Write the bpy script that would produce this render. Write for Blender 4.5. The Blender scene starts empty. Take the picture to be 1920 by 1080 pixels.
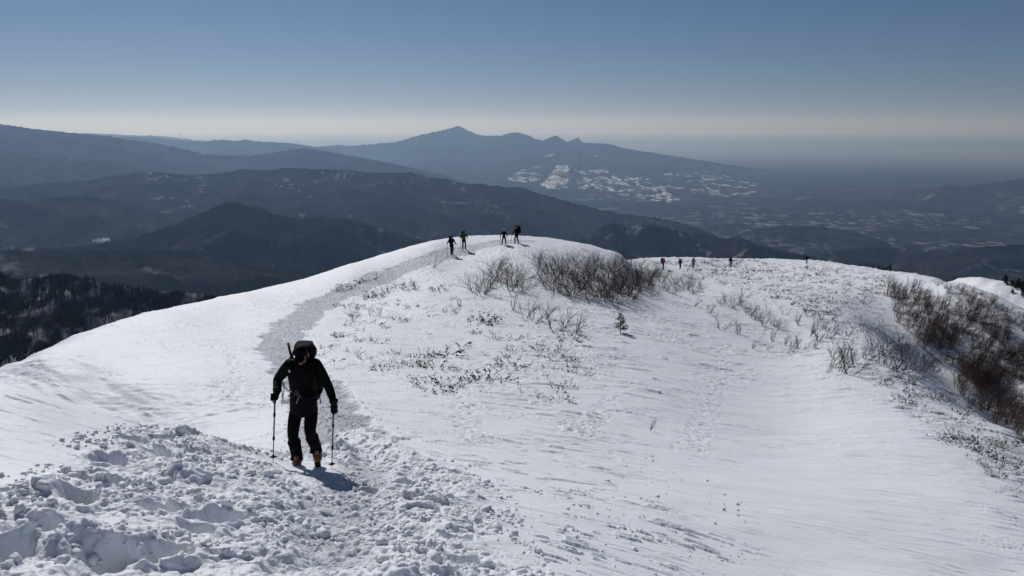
import bpy, math, random
import numpy as np
from mathutils import Vector, Matrix

# ------------------------------------------------------------------ camera, sky, sun, exposure
S = bpy.context.scene
COL = S.collection
FPX = 1478.0                      # focal length in pixels of a 1920 wide frame
PITCH = math.radians(11.66)
cam_d = bpy.data.cameras.new('camera')
cam_d.sensor_width = 36.0
cam_d.lens = 36.0 * FPX / 1920.0
cam_d.clip_start = 0.1
cam_d.clip_end = 300000.0
cam = bpy.data.objects.new('camera', cam_d)
COL.objects.link(cam)
cam.location = (0, 0, 0)
cam.rotation_euler = (math.pi / 2 - PITCH, 0, 0)
S.camera = cam

SUN_AZ = math.radians(-25.0)      # left of the view direction (+Y)
SUN_EL = math.radians(36.5)
w = bpy.data.worlds.new('World')
S.world = w
w.use_nodes = True
nt = w.node_tree
bg = nt.nodes['Background']
sky = nt.nodes.new('ShaderNodeTexSky')
sky.sky_type = 'NISHITA'
sky.sun_disc = False
sky.sun_elevation = SUN_EL
sky.sun_rotation = SUN_AZ
sky.altitude = 2000
sky.air_density = 1.0
sky.dust_density = 1.2
sky.ozone_density = 9.0
wb = nt.nodes.new('ShaderNodeMix'); wb.data_type = 'RGBA'; wb.blend_type = 'MULTIPLY'      # camera white balance of the sky
wb.inputs[0].default_value = 1.0; wb.inputs[7].default_value = (1.0, 0.93, 0.925, 1)
nt.links.new(sky.outputs[0], wb.inputs[6]); nt.links.new(wb.outputs[2], bg.inputs[0])
bg.inputs[1].default_value = 0.045
sun_d = bpy.data.lights.new('sun', 'SUN')
sun_d.energy = 3.75
sun_d.angle = math.radians(0.53)
sun_d.color = (1.0, 0.985, 0.97)
sun = bpy.data.objects.new('sun', sun_d)
COL.objects.link(sun)
sdir = Vector((math.sin(SUN_AZ) * math.cos(SUN_EL), math.cos(SUN_AZ) * math.cos(SUN_EL), math.sin(SUN_EL)))
sun.rotation_euler = sdir.to_track_quat('Z', 'Y').to_euler()
S.view_settings.view_transform = 'Standard'
S.view_settings.look = 'None'
S.view_settings.gamma = 1.0
S.view_settings.exposure = -0.28

# ------------------------------------------------------------------ helpers
def ray(px, py):
    """horizontal unit direction (dx,dy) and tangent of elevation for a photo position"""
    xc = (px - 960.0) / FPX
    yc = -(py - 540.0) / FPX
    hy = math.cos(PITCH) + yc * math.sin(PITCH)
    dz = -math.sin(PITCH) + yc * math.cos(PITCH)
    h = np.hypot(xc, hy)
    return xc / h, hy / h, dz / h

def pt(px, py, r):
    a, b, t = ray(px, py)
    return a * r, b * r, t * r

def project(x, y, z):
    d = y * math.cos(PITCH) - z * math.sin(PITCH)
    u = y * math.sin(PITCH) + z * math.cos(PITCH)
    return 960 + FPX * x / d, 540 - FPX * u / d

from concurrent.futures import ThreadPoolExecutor
_pool = ThreadPoolExecutor(4)
def par(fn):
    """run an array function in blocks on all cores"""
    def g(*a, **k):
        big = max((np.size(v) for v in a), default=0)
        if big < 60000: return fn(*a, **k)
        shp = next(v.shape for v in a if np.size(v) == big)
        fl = [np.broadcast_to(v, shp).ravel() if isinstance(v, np.ndarray) else v for v in a]
        n = max(4, big // 60000)
        cut = np.linspace(0, big, n + 1).astype(int)
        fs = [_pool.submit(fn, *[v[i:j] if isinstance(v, np.ndarray) else v for v in fl], **k) for i, j in zip(cut[:-1], cut[1:])]
        rs = [f.result() for f in fs]
        if isinstance(rs[0], tuple):
            return tuple(np.concatenate([r[q] for r in rs]).reshape(shp) for q in range(len(rs[0])))
        return np.concatenate(rs).reshape(shp)
    return g

def _hash(ix, iy, seed):
    h = ix.astype(np.int32).view(np.uint32) * np.uint32(374761393) + iy.astype(np.int32).view(np.uint32) * np.uint32(668265263) + np.uint32((seed * 1442695041 + 12345) & 0xffffffff)
    h = (h ^ (h >> np.uint32(13))) * np.uint32(1274126177)
    return h ^ (h >> np.uint32(16))

_LX = np.cos(np.arange(256) * 2 * np.pi / 256); _LY = np.sin(np.arange(256) * 2 * np.pi / 256)
def gnoise_(x, y, seed=0):
    """2D gradient noise, about -0.7..0.7"""
    x = np.asarray(x, dtype=np.float64); y = np.asarray(y, dtype=np.float64)
    ix = np.floor(x); iy = np.floor(y)
    fx = x - ix; fy = y - iy
    ux = fx * fx * fx * (fx * (fx * 6 - 15) + 10)
    uy = fy * fy * fy * (fy * (fy * 6 - 15) + 10)
    def g(ox, oy):
        a = (_hash(ix + ox, iy + oy, seed) >> np.uint32(24)).astype(np.intp)
        return _LX[a] * (fx - ox) + _LY[a] * (fy - oy)
    n0 = g(0, 0) * (1 - ux) + g(1, 0) * ux
    n1 = g(0, 1) * (1 - ux) + g(1, 1) * ux
    return n0 * (1 - uy) + n1 * uy
gnoise = par(gnoise_)

def _fbm(x, y, oct=4, seed=0, gain=0.5):
    a = 1.0; s = 0
    for i in range(oct):
        s = s + a * gnoise_(x, y, seed + i * 17)
        x = x * 2.03 + 13.7; y = y * 2.03 - 7.1; a *= gain
    return s
fbm = par(_fbm)

def _ridged(x, y, oct=4, seed=0, gain=0.5):
    a = 1.0; s = 0; t = 0
    for i in range(oct):
        s = s + a * (1 - 2.2 * np.abs(gnoise_(x, y, seed + i * 31)))
        t += a
        x = x * 2.03 + 3.7; y = y * 2.03 - 9.1; a *= gain
    return s / t
ridged = par(_ridged)

def _worley(x, y, seed=0):
    """F1, F2 and random value of nearest cell"""
    ix = np.floor(x); iy = np.floor(y)
    f1 = np.full(x.shape, 9.0); f2 = np.full(x.shape, 9.0); idv = np.zeros(x.shape)
    for ox in (-1, 0, 1):
        for oy in (-1, 0, 1):
            cx = ix + ox; cy = iy + oy
            h = _hash(cx, cy, seed)
            qx = cx + (h & np.uint32(0xffff)) / 65536.0
            qy = cy + (h >> np.uint32(16)) / 65536.0
            d = np.hypot(qx - x, qy - y)
            rv = ((h * np.uint32(2654435761)) >> np.uint32(16)) / 65536.0
            near = d < f1
            f2 = np.where(near, f1, np.minimum(f2, d))
            idv = np.where(near, rv, idv)
            f1 = np.where(near, d, f1)
    return f1, f2, idv
worley = par(_worley)

def sstep(a, b, x):
    t = np.clip((x - a) / (b - a), 0, 1)
    return t * t * (3 - 2 * t)

def seg_dist(x, y, P):
    """distance to polyline P and arc parameter"""
    best = np.full(x.shape, 1e9); arc = np.zeros(x.shape); acc = 0.0
    for (ax, ay), (bx, by) in zip(P[:-1], P[1:]):
        L = math.hypot(bx - ax, by - ay)
        t = np.clip(((x - ax) * (bx - ax) + (y - ay) * (by - ay)) / (L * L), 0, 1)
        d = np.hypot(x - ax - t * (bx - ax), y - ay - t * (by - ay))
        m = d < best
        arc = np.where(m, acc + t * L, arc)
        best = np.where(m, d, best)
        acc += L
    return best, arc

def in_poly(x, y, P):
    c = np.zeros(np.shape(x), bool)
    n = len(P)
    for i in range(n):
        x0, y0 = P[i]; x1, y1 = P[(i + 1) % n]
        if y0 == y1: continue
        k = ((y0 > y) != (y1 > y)) & (x < (x1 - x0) * (y - y0) / (y1 - y0) + x0)
        c ^= k
    return c

def poly_sd(x, y, P):
    """signed distance, positive inside"""
    d, _ = seg_dist(x, y, list(P) + [P[0]])
    return np.where(in_poly(x, y, P), d, -d)

def grid_mesh(name, X, Y, Z, colors=None, smooth=True):
    n, m = X.shape
    me = bpy.data.meshes.new(name)
    co = np.stack([X, Y, Z], -1).reshape(-1, 3).astype(np.float32)
    me.vertices.add(n * m)
    me.vertices.foreach_set('co', co.ravel())
    i = np.arange(n * m).reshape(n, m)
    q = np.stack([i[:-1, :-1], i[:-1, 1:], i[1:, 1:], i[1:, :-1]], -1).reshape(-1, 4)
    me.loops.add(q.size)
    me.loops.foreach_set('vertex_index', q.ravel().astype(np.int32))
    me.polygons.add(len(q))
    me.polygons.foreach_set('loop_start', (np.arange(len(q)) * 4).astype(np.int32))
    me.polygons.foreach_set('use_smooth', np.full(len(q), smooth))
    if colors:
        for nm, arr in colors.items():
            at = me.attributes.new(nm, 'FLOAT_COLOR', 'POINT')
            if arr.shape[-1] == 3:
                arr = np.concatenate([arr, np.ones(arr.shape[:-1] + (1,))], -1)
            at.data.foreach_set('color', arr.reshape(-1, 4).astype(np.float32).ravel())
    me.update(calc_edges=True)
    return me

def link(name, me, parent=None, m=None):
    o = bpy.data.objects.new(name, me)
    COL.objects.link(o)
    if parent is not None: o.parent = parent
    if m is not None and me is not None:
        if not me.materials: me.materials.append(m)
    return o

def tag(o, label=None, cat=None, group=None, kind=None):
    if label: o['label'] = label
    if cat: o['category'] = cat
    if group: o['group'] = group
    if kind: o['kind'] = kind
    return o

def empty(name, loc):
    o = bpy.data.objects.new(name, None)
    o.empty_display_size = 0.2
    COL.objects.link(o)
    o.location = loc
    return o

class MB:
    """collects verts and faces for one mesh"""
    def __init__(s): s.v = []; s.f = []
    def tube(s, pts, rad, n=5, cap=True):
        pts = [Vector(p) for p in pts]
        if not hasattr(rad, '__len__'): rad = [rad] * len(pts)
        b = len(s.v)
        for i, p in enumerate(pts):
            if i == 0: d = pts[1] - p
            elif i == len(pts) - 1: d = p - pts[i - 1]
            else: d = pts[i + 1] - pts[i - 1]
            d.normalize()
            a = d.cross(Vector((0.13, 0.27, 0.95)))
            if a.length < 1e-3: a = d.cross(Vector((1, 0, 0)))
            a.normalize(); c = d.cross(a)
            for k in range(n):
                t = 2 * math.pi * k / n
                s.v.append(tuple(p + (a * math.cos(t) + c * math.sin(t)) * rad[i]))
        for i in range(len(pts) - 1):
            for k in range(n):
                k2 = (k + 1) % n
                s.f.append((b + i * n + k, b + i * n + k2, b + (i + 1) * n + k2, b + (i + 1) * n + k))
        if cap:
            s.f.append(tuple(b + k for k in reversed(range(n))))
            e = b + (len(pts) - 1) * n
            s.f.append(tuple(e + k for k in range(n)))
    def ellipsoid(s, c, r, rot=None, nu=12, nv=8, fn=None):
        b = len(s.v); c = Vector(c)
        for j in range(nv + 1):
            ph = math.pi * j / nv
            for i in range(nu):
                th = 2 * math.pi * i / nu
                p = Vector((math.sin(ph) * math.cos(th), math.sin(ph) * math.sin(th), math.cos(ph)))
                if fn: p = fn(p)
                p = Vector((p.x * r[0], p.y * r[1], p.z * r[2]))
                if rot is not None: p = rot @ p
                s.v.append(tuple(c + p))
        for j in range(nv):
            for i in range(nu):
                i2 = (i + 1) % nu
                s.f.append((b + j * nu + i, b + (j + 1) * nu + i, b + (j + 1) * nu + i2, b + j * nu + i2))
    def box(s, c, size, rot=None, pw=0.25, n=6, fn=None):
        """soft box: a superellipsoid"""
        def f(p):
            q = Vector([math.copysign(abs(v) ** pw, v) if abs(v) > 1e-6 else 0 for v in p])
            return fn(q) if fn else q
        s.ellipsoid(c, (size[0] / 2, size[1] / 2, size[2] / 2), rot, nu=n * 4, nv=n * 2, fn=f)
    def mesh(s, name, smooth=True):
        me = bpy.data.meshes.new(name)
        me.from_pydata(s.v, [], s.f)
        if smooth: me.polygons.foreach_set('use_smooth', [True] * len(me.polygons))
        me.update()
        return me

def mat(name, col, rough=0.7, spec=0.3, bump=None, var=None, metal=0.0):
    m = bpy.data.materials.new(name)
    m.use_nodes = True
    n = m.node_tree; L = n.links
    p = n.nodes['Principled BSDF']
    p.inputs['Base Color'].default_value = (*col, 1)
    p.inputs['Roughness'].default_value = rough
    p.inputs['Specular IOR Level'].default_value = spec
    p.inputs['Metallic'].default_value = metal
    tc = n.nodes.new('ShaderNodeTexCoord')
    if var:
        nz = n.nodes.new('ShaderNodeTexNoise'); nz.inputs['Scale'].default_value = var[0]
        nz.inputs['Detail'].default_value = 4
        mx = n.nodes.new('ShaderNodeMix'); mx.data_type = 'RGBA'
        mx.inputs[6].default_value = (*col, 1); mx.inputs[7].default_value = (*var[1], 1)
        cr = n.nodes.new('ShaderNodeMapRange'); cr.inputs[1].default_value = 0.38; cr.inputs[2].default_value = 0.62
        L.new(tc.outputs['Object'], nz.inputs['Vector']); L.new(nz.outputs['Fac'], cr.inputs[0])
        L.new(cr.outputs[0], mx.inputs[0]); L.new(mx.outputs[2], p.inputs['Base Color'])
    if bump:
        nz = n.nodes.new('ShaderNodeTexNoise'); nz.inputs['Scale'].default_value = bump[0]
        nz.inputs['Detail'].default_value = 5
        b = n.nodes.new('ShaderNodeBump'); b.inputs['Strength'].default_value = bump[1]
        b.inputs['Distance'].default_value = bump[2]
        L.new(tc.outputs['Object'], nz.inputs['Vector']); L.new(nz.outputs['Fac'], b.inputs['Height'])
        L.new(b.outputs[0], p.inputs['Normal'])
    return m

# ------------------------------------------------------------------ near snow ridge: control points (photo x, photo y, distance)
CP = [
 # foreground
 (0,1080,4.7),(300,1080,4.6),(600,1080,4.5),(900,1080,5.0),(1200,1080,6.4),(1500,1080,9.0),(1900,1080,13),
 (0,950,6.0),(300,950,6.2),(600,950,7.0),(900,950,8.2),(1200,950,10.5),(1500,950,14),(1900,950,19),
 (0,870,7.6),(300,870,8.4),(560,880,9.7),(640,880,10.2),(900,870,12.5),(1200,870,16),(1500,870,21),(1900,870,28),
 (0,790,9.3),(150,800,9.5),(300,815,9.9),
 (0,727,11.5),(200,766,11.5),(400,820,11.8),(500,848,12.2),
 (560,840,13.8),(640,830,14.5),(640,780,18),(760,800,16.8),(900,800,18.5),(1200,800,23),(1500,800,30),(1900,810,35),
 # middle
 (450,790,18.5),(300,745,23),(200,728,25.5),(100,712,25),(20,706,27),(560,720,26),
 (700,720,26.5),(1000,720,29),(1200,720,32),(1500,720,40),(1750,722,46),
 (400,680,31),(300,660,34),(180,670,33),
 (540,640,38.5),(700,640,38),(1000,640,41),(1200,640,45),(1500,640,54),(1690,665,56),
 (420,600,48),(560,600,47.5),(800,600,47),(1000,590,50),(1200,590,54),
 (620,570,55),(800,560,55),(1000,555,56),(1200,555,60),(1400,570,68),(1600,590,68),
 (750,520,66),(900,520,64),(1050,520,65),(1200,520,78),(1350,540,86),(1550,545,88),
 (860,478,75),(968,456,79),(1050,480,74),(1120,480,78),
 (1240,503,122),(1300,505,122),(1370,503,132),(1450,510,125),(1550,513,118),(1640,540,94),(1180,505,86),(1215,493,118),(1260,489,135),(1240,530,84),
 # right bowl
 (1760,588,80),(1850,612,77.5),(1920,650,75),(1705,590,82),
 (1725,640,75),(1765,655,75.5),(1850,700,72.5),(1920,755,69),(1920,805,66),(1860,740,70.5),
 (1780,755,42),(1850,795,37),
]
SKYL = [(-120,745,25),(-60,715,28),(0,688,31),(60,664,35),(130,632,40),(200,606,45),(270,586,50),(340,573,55),(420,557,60),(500,541,66),(560,526,69),(640,500,74),
        (700,482,78),(760,465,81),(820,451,84),(870,444,87),(960,442,88),(1040,448,87),(1100,458,86),(1140,470,85),(1168,481,84),
        (1185,487,142),(1215,485,148),(1260,484,150),(1300,484,150),(1400,487,156),(1460,490,156),(1512,493,150),(1560,496,142),(1600,500,132),(1625,503,126),(1650,506,120),(1690,511,111),(1720,515,104),(1750,520,97),(1800,532,88),(1840,546,85),(1880,562,83),(1920,582,81),(1990,620,78),(2080,670,74)]
HID = [  # hidden or off-frame points: azimuth deg, distance, z
]
def add_h(az, r, z): HID.append((math.radians(az), r, z))
for az in (-50, -34, -18, 0, 18, 34, 50):
    tilt = -0.0028 * (az + 10) if az > -10 else 0.0010 * (-az - 10)
    for r in (0.8, 2.0, 3.2):
        add_h(az, r, -1.62 - 0.17 * r - 0.01 * r * r + tilt * r)
# hidden gully left
for px, r, z in ((0, 15, -6.0), (0, 20, -7.8), (150, 15, -6.1), (250, 17, -7.0)):
    a = math.degrees(math.atan2(px - 960, FPX)); add_h(a, r, z)
for px, py, r in SKYL:
    a, b, t = ray(px, py); A0 = math.atan2(a, b)
    HID.append((A0, r, t * r))
    if 1150 > px or px > 1640:
        k = 0.975 if px > 1720 else 0.94
        HID.append((A0, r * k, (t - 0.005) * r * k))
        HID.append((A0, r * 1.07, t * r + 0.07 * r * (t - 0.07)))
    if 1090 < px < 1170:
        HID.append((A0, r * 1.36, -22.5))
    else:
        HID.append((A0, r * 1.25, t * r + 0.25 * r * (t - 0.22)))
    HID.append((A0, r * 1.8, t * r + 0.8 * r * (t - 0.40)) if not 1050 < px < 1170 else (A0, 155, -27.5 - max(0, 1150 - px) * 0.10))
for px, r, z in ((0, 220, -160), (500, 290, -170), (1000, 310, -150), (1500, 320, -140), (1920, 260, -150)):
    a = math.degrees(math.atan2(px - 960, FPX)); add_h(a, r, z)
for az, r, z in ((-50, 6, -3), (-50, 12, -4.2), (-50, 25, -11), (-50, 50, -30), (-50, 220, -150), (50, 8, -5.6), (50, 20, -12), (50, 50, -30), (50, 90, -55), (50, 250, -160)):
    add_h(az, r, z)

A_, R_, Z_ = [], [], []
for px, py, r in CP:
    a, b, t = ray(px, py)
    A_.append(math.atan2(a, b)); R_.append(r); Z_.append(t * r)
for a, r, z in HID:
    A_.append(a); R_.append(r); Z_.append(z)
A_ = np.array(A_); LR = np.log(np.array(R_)); Z_ = np.array(Z_)
KA = 2.6
def tps_k(d2): return np.where(d2 > 1e-12, 0.5 * d2 * np.log(np.maximum(d2, 1e-12)), 0)
def tps_fit(u, v, z, lam=1e-4):
    n = len(u)
    K = tps_k((u[:, None] - u) ** 2 + (v[:, None] - v) ** 2) + lam * np.eye(n)
    P = np.stack([np.ones(n), u, v], 1)
    M = np.block([[K, P], [P.T, np.zeros((3, 3))]])
    return np.linalg.solve(M, np.concatenate([z, np.zeros(3)]))
# fit the tangent of depression relative to a smooth trend: z = -r*T
TT = Z_ / np.exp(LR)
_c = tps_fit(A_ * KA, LR, Z_)
def base_eval(a, lr):
    u = a * KA; s = np.zeros(u.shape)
    for ui, vi, c in zip(A_ * KA, LR, _c[:-3]):
        s += c * tps_k((u - ui) ** 2 + (lr - vi) ** 2)
    return s + _c[-3] + _c[-2] * u + _c[-1] * lr
# coarse table, bilinear lookup
TA = np.linspace(math.radians(-56), math.radians(56), 260)
TL = np.linspace(math.log(0.7), math.log(330), 300)
_ga, _gl = np.meshgrid(TA, TL, indexing='ij')
TZ = base_eval(_ga, _gl)
def bil(T, fa, fl):
    fa = np.clip(fa, 0, T.shape[0] - 1.001); fl = np.clip(fl, 0, T.shape[1] - 1.001)
    ia = fa.astype(int); il = fl.astype(int); da = fa - ia; dl = fl - il
    return (T[ia, il] * (1 - da) * (1 - dl) + T[ia + 1, il] * da * (1 - dl) + T[ia, il + 1] * (1 - da) * dl + T[ia + 1, il + 1] * da * dl)
def cubic_w(t):
    return (-0.5*t+t*t-0.5*t**3, 1-2.5*t*t+1.5*t**3, 0.5*t+2*t*t-1.5*t**3, -0.5*t*t+0.5*t**3)
def bicub(T, fa, fl):
    fa = np.clip(fa, 1, T.shape[0] - 3.001); fl = np.clip(fl, 1, T.shape[1] - 3.001)
    ia = fa.astype(int); il = fl.astype(int)
    wa = cubic_w(fa - ia); wl = cubic_w(fl - il); s = 0
    for i in range(4):
        for j in range(4):
            s = s + wa[i] * wl[j] * T[ia - 1 + i, il - 1 + j]
    return s
def base_z(a, lr):
    return bicub(TZ, (a - TA[0]) / (TA[1] - TA[0]), (lr - TL[0]) / (TL[1] - TL[0]))

_rr = np.exp(np.linspace(math.log(2.0), math.log(300), 1500))
def hit(px, py, zoff=0.0):
    """where a photo position meets the smooth ridge (x, y, z), None when it misses"""
    a, b, t = ray(px, py)
    z = base_z(np.full(_rr.shape, math.atan2(a, b)), np.log(_rr))
    k = np.nonzero(z >= t * _rr)[0]
    if len(k) == 0: return None
    r = _rr[k[0]]
    return a * r, b * r, t * r

def P2(*L):
    out = []
    for px, py in L:
        h = hit(px, py)
        if h: out.append((h[0], h[1]))
    return out

# ------------------------------------------------------------------ near snow ridge: fine relief
NA, NR = 1500, 1900
az = np.linspace(math.radians(-44), math.radians(44), NA)
# rows: dense where they show, sparse behind
lr = np.concatenate([np.linspace(math.log(0.9), math.log(3.8), 60, endpoint=False),
                     np.linspace(math.log(3.8), math.log(14), 760, endpoint=False),
                     np.linspace(math.log(14), math.log(95), 800, endpoint=False),
                     np.linspace(math.log(95), math.log(175), 200, endpoint=False),
                     np.linspace(math.log(175), math.log(325), 80)])
NR = len(lr)
GA, GL = np.meshgrid(az, lr, indexing='ij')
GR = np.exp(GL)
GX = np.sin(GA) * GR; GY = np.cos(GA) * GR
GZ = base_z(GA, GL)

trail = P2((622, 868), (640, 830), (622, 780), (590, 730), (548, 690), (528, 650), (548, 610), (600, 570), (660, 545), (730, 515), (800, 487), (850, 474), (900, 462), (950, 455), (985, 452))
trail = [(p[0], p[1]) for p in trail]
churn = P2((118, 905), (150, 850), (232, 818), (330, 811), (425, 828), (500, 856), (560, 856), (650, 790), (720, 812), (870, 890), (915, 935), (970, 1079))
churn = [(-6.5, 4.9)] + [(-3.6, 5.6)] + churn + [(0.9, 4.0), (1.1, 0.8), (-6.5, 0.8)]
trod = P2((500, 1079), (520, 1000), (560, 920), (600, 878), (690, 850), (760, 880), (760, 960), (720, 1079)) 

def wind_uv(x, y, ang):
    c, s = math.cos(ang), math.sin(ang)
    return x * c + y * s, -x * s + y * c

def relief(x, y, r):
    z = np.zeros(x.shape)
    # broad swells
    z += 0.16 * _fbm(x / 14, y / 14, 3, 5) * sstep(14, 40, r)
    z += 0.05 * _fbm(x / 2.6, y / 1.8, 3, 9) * sstep(5, 12, r)
    mc = np.zeros(x.shape); mt = np.zeros(x.shape)
    near = r < 16
    if near.any():
        xn, yn = x[near], y[near]
        sd = poly_sd(xn, yn, churn)
        mc[near] = sstep(-0.15, 0.30, sd + 0.45 * _fbm(xn / 0.8, yn / 0.8, 3, 77))
    dt, arc = seg_dist(x, y, trail)
    wid = 0.64 + 0.0085 * r + 0.35 * gnoise_(arc / 3.0, 0 * arc, 3)
    q = dt < 4
    e = np.full(x.shape, 9.0); e[q] = dt[q] + 0.50 * _fbm(x[q] / 0.9, y[q] / 0.9, 3, 31) + 0.25 * gnoise_(x[q] / 3.5, y[q] / 3.5, 32)
    mt = (1 - sstep(wid * 0.85, wid * 1.25, e)) * (1 - mc)
    ms = (1 - mc) * (1 - mt)
    g = (r > 3.5) & (r < 175) & (ms > 0.01)
    xg, yg, rg, msg = x[g], y[g], r[g], ms[g]
    u, v = wind_uv(xg, yg, math.radians(-14))
    v2 = v + 0.5 * gnoise_(u / 3, v / 2, 41)
    patch = sstep(-0.15, 0.35, _fbm(xg / 6, yg / 4.5, 3, 55) + 0.10)
    right = sstep(-2.0, 4.0, xg + 0.05 * yg)
    far = sstep(8, 30, rg)
    s1 = sstep(0.03, 0.13, gnoise_(u / 1.9, v2 / 0.34, 61) + 0.08 * gnoise_(u / 0.2, v2 / 0.1, 62))
    s2 = sstep(0.06, 0.17, gnoise_(u / 0.9, v2 / 0.17, 67) + 0.08 * gnoise_(u / 0.15, v2 / 0.07, 68))
    s3 = sstep(0.16, 0.24, gnoise_(u / 2.6, v2 / 0.42, 73)) * sstep(0.0, 0.25, gnoise_(xg / 2.2, yg / 1.4, 74))
    zz = msg * (0.006 + 0.042 * patch * far) * s1 * (0.45 + 0.55 * right)
    zz += msg * (0.005 + 0.030 * patch * (0.35 + 0.65 * far)) * s2 * (0.5 + 0.5 * right)
    zz += msg * 0.07 * s3 * sstep(10, 25, rg) * (0.4 + 0.6 * right)
    zz += msg * 0.014 * patch * _fbm(u / 0.5, v2 / 0.10, 3, 71)
    s4 = sstep(0.20, 0.27, gnoise_(u / 0.55, v2 / 0.10, 86)) * sstep(0.0, 0.2, gnoise_(xg / 1.3, yg / 0.9, 87)); zz += msg * 0.028 * s4 * sstep(6, 14, rg)
    # footworn, pocked crust among the tufts
    zz += msg * far * 0.045 * sstep(0.0, 0.5, _fbm(xg / 5, yg / 5, 2, 75)) * _fbm(xg / 0.30, yg / 0.22, 3, 76)
    pl = sstep(88, 108, rg) * sstep(0.02, 0.3, xg / rg)
    zz += msg * pl * (0.22 * _fbm(u / 2.2, v / 1.1, 3, 78) + 0.10 * sstep(0.1, 0.3, gnoise_(u / 1.1, v / 0.6, 79)))
    calm = sstep(-1.0, 1.5, poly_sd(xg, yg, CALM) + 1.0 * _fbm(xg / 2, yg / 2, 2, 88))
    z[g] += zz * (1 - 0.62 * calm)
    # sastrugi streaks on the lower right, below the trail
    g = (r < 22) & (x > -1) & (ms > 0.01)
    if g.any():
        xg, yg = x[g], y[g]
        mk = sstep(-0.8, 0.8, poly_sd(xg, yg, SAST)) * ms[g]
        u3, v3 = wind_uv(xg, yg, math.radians(-22))
        st = gnoise_(u3 / 0.32, v3 / 0.07, 81) + 0.12 * _fbm(xg / 0.06, yg / 0.06, 2, 84)
        z[g] += mk * 0.034 * sstep(0.16, 0.30, st) * sstep(-0.05, 0.2, gnoise_(xg / 0.8, yg / 0.8, 82))
    # trodden trail
    g = mt > 0.01
    if g.any():
        xg, yg, m_ = x[g], y[g], mt[g]
        f1, f2, idv = _worley(xg / 0.11, yg / 0.11, 3)
        clod = np.clip(f2 - f1, 0, 0.5)
        f1b, f2b, idb = _worley(xg / 0.5, yg / 0.62, 13)
        z[g] += m_ * (-0.06 + 0.028 * _fbm(xg / 0.16, yg / 0.16, 3, 91) + 0.09 * clod * idv - 0.035 * sstep(0.32, 0.12, f1b))
    # old tracks over the slope
    for tr, ww, seed in TRACKS:
        d, a = seg_dist(x, y, tr)
        g = (d < ww * 1.5) & (ms > 0.01)
        if g.any():
            xg, yg = x[g], y[g]
            m = ms[g] * (1 - sstep(ww * 0.5, ww, d[g] + 0.5 * ww * gnoise_(xg * 1.3, yg * 1.3, seed)))
            z[g] += m * (0.035 * _fbm(xg / 0.22, yg / 0.22, 3, seed) - 0.02 * sstep(0.3, 0.1, _worley(xg / 0.6, yg / 0.6, seed)[0]))
    # churned foreground
    g = mc > 0.005
    if g.any():
        x0, y0, c = x[g], y[g], mc[g]
        tr = sstep(-0.1, 0.40, poly_sd(x0, y0, trod) + 0.25 * _fbm(x0 / 0.6, y0 / 0.6, 2, 93))
        lump = _fbm(x0 / 0.85, y0 / 0.85, 2, 101)
        w = 0.10
        xx = x0 + w * _fbm(x0 / 0.3, y0 / 0.3, 3, 111); yy = y0 + w * _fbm(x0 / 0.3 + 9, y0 / 0.3, 3, 112)
        g1, g2, gi = _worley(xx / 0.50, yy / 0.42, 23)
        h1, h2, hi = _worley(xx / 0.17, yy / 0.17, 29)
        k1, k2, ki = _worley(xx / 0.065, yy / 0.065, 37)
        bigp = sstep(0.0, 0.25, _fbm(x0 / 1.3, y0 / 1.3, 2, 105) + 0.1)      # where the larger blocks lie
        block = (gi - 0.35) * (1 - np.clip(g1 / 0.62, 0, 1) ** 2) 
        cobble = hi * np.sqrt(np.clip(1 - (h1 / 0.6) ** 2, 0, 1))
        peb = ki * np.sqrt(np.clip(1 - (k1 / 0.6) ** 2, 0, 1))
        rough = 1 - 0.93 * tr
        zz = rough * (0.13 * lump + 0.20 * block * (0.35 + 0.65 * bigp) + 0.060 * cobble * (0.4 + 0.6 * sstep(-0.2, 0.2, _fbm(x0 / 0.5, y0 / 0.5, 2, 107))))
        zz += 0.020 * peb + 0.022 * _fbm(x0 / 0.10, y0 / 0.10, 3, 131)
        zz += tr * (-0.10 + 0.022 * cobble)
        mt[g] = np.maximum(mt[g], 0.75 * tr * c)
        z[g] += c * zz * (1 - 0.93 * sstep(1.25, 0.6, np.hypot((x0 - FOOT[0] - .15) * 1.3, y0 - FOOT[1] + .55)))
    # post holes
    for hx, hy, ra, rb, an, dep in HOLES:
        g = (np.abs(x - hx) < 1.0) & (np.abs(y - hy) < 1.0)
        if not g.any(): continue
        xg, yg = x[g], y[g]
        c, s_ = math.cos(an), math.sin(an)
        q = np.hypot(((xg - hx) * c + (yg - hy) * s_) / ra, (-(xg - hx) * s_ + (yg - hy) * c) / rb)
        q = q * (1 + 0.35 * gnoise_(xg / 0.16, yg / 0.16, 141) + 0.12 * gnoise_(xg / 0.05, yg / 0.05, 142))
        z[g] += -dep * sstep(1.2, 0.55, q) + 0.06 * np.exp(-((q - 1.4) / 0.28) ** 2) * (gnoise_(xg / 0.2, yg / 0.2, 151) + 0.3)
    # windblown drift edge on the left
    g = (r > 20) & (r < 50) & (x < 0)
    if g.any():
        xg, yg = x[g], y[g]
        d, a = seg_dist(xg, yg, DRIFT)
        side = (xg - DRX(yg)) + 0.5 * _fbm(xg / 1.5, yg / 1.5, 2, 163)
        y0, y1 = min(p[1] for p in DRIFT), max(p[1] for p in DRIFT)
        pr = sstep(-3.2, 0.3, side) * np.exp(-np.clip(side, 0, 99) / 3.5)
        zz = 0.50 * sstep(y0 - 2, y0 + 3, yg) * sstep(y1 + 3, y1 - 2, yg) * pr * sstep(-1, -4, xg)
        u, v = wind_uv(xg, yg, math.radians(-40))
        zz += 0.05 * gnoise_(u / 3.0, v / 0.28, 165) * sstep(-5, -2.5, side) * sstep(1.0, -0.5, side) * sstep(y1 + 2, y1 - 2, yg)
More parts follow.
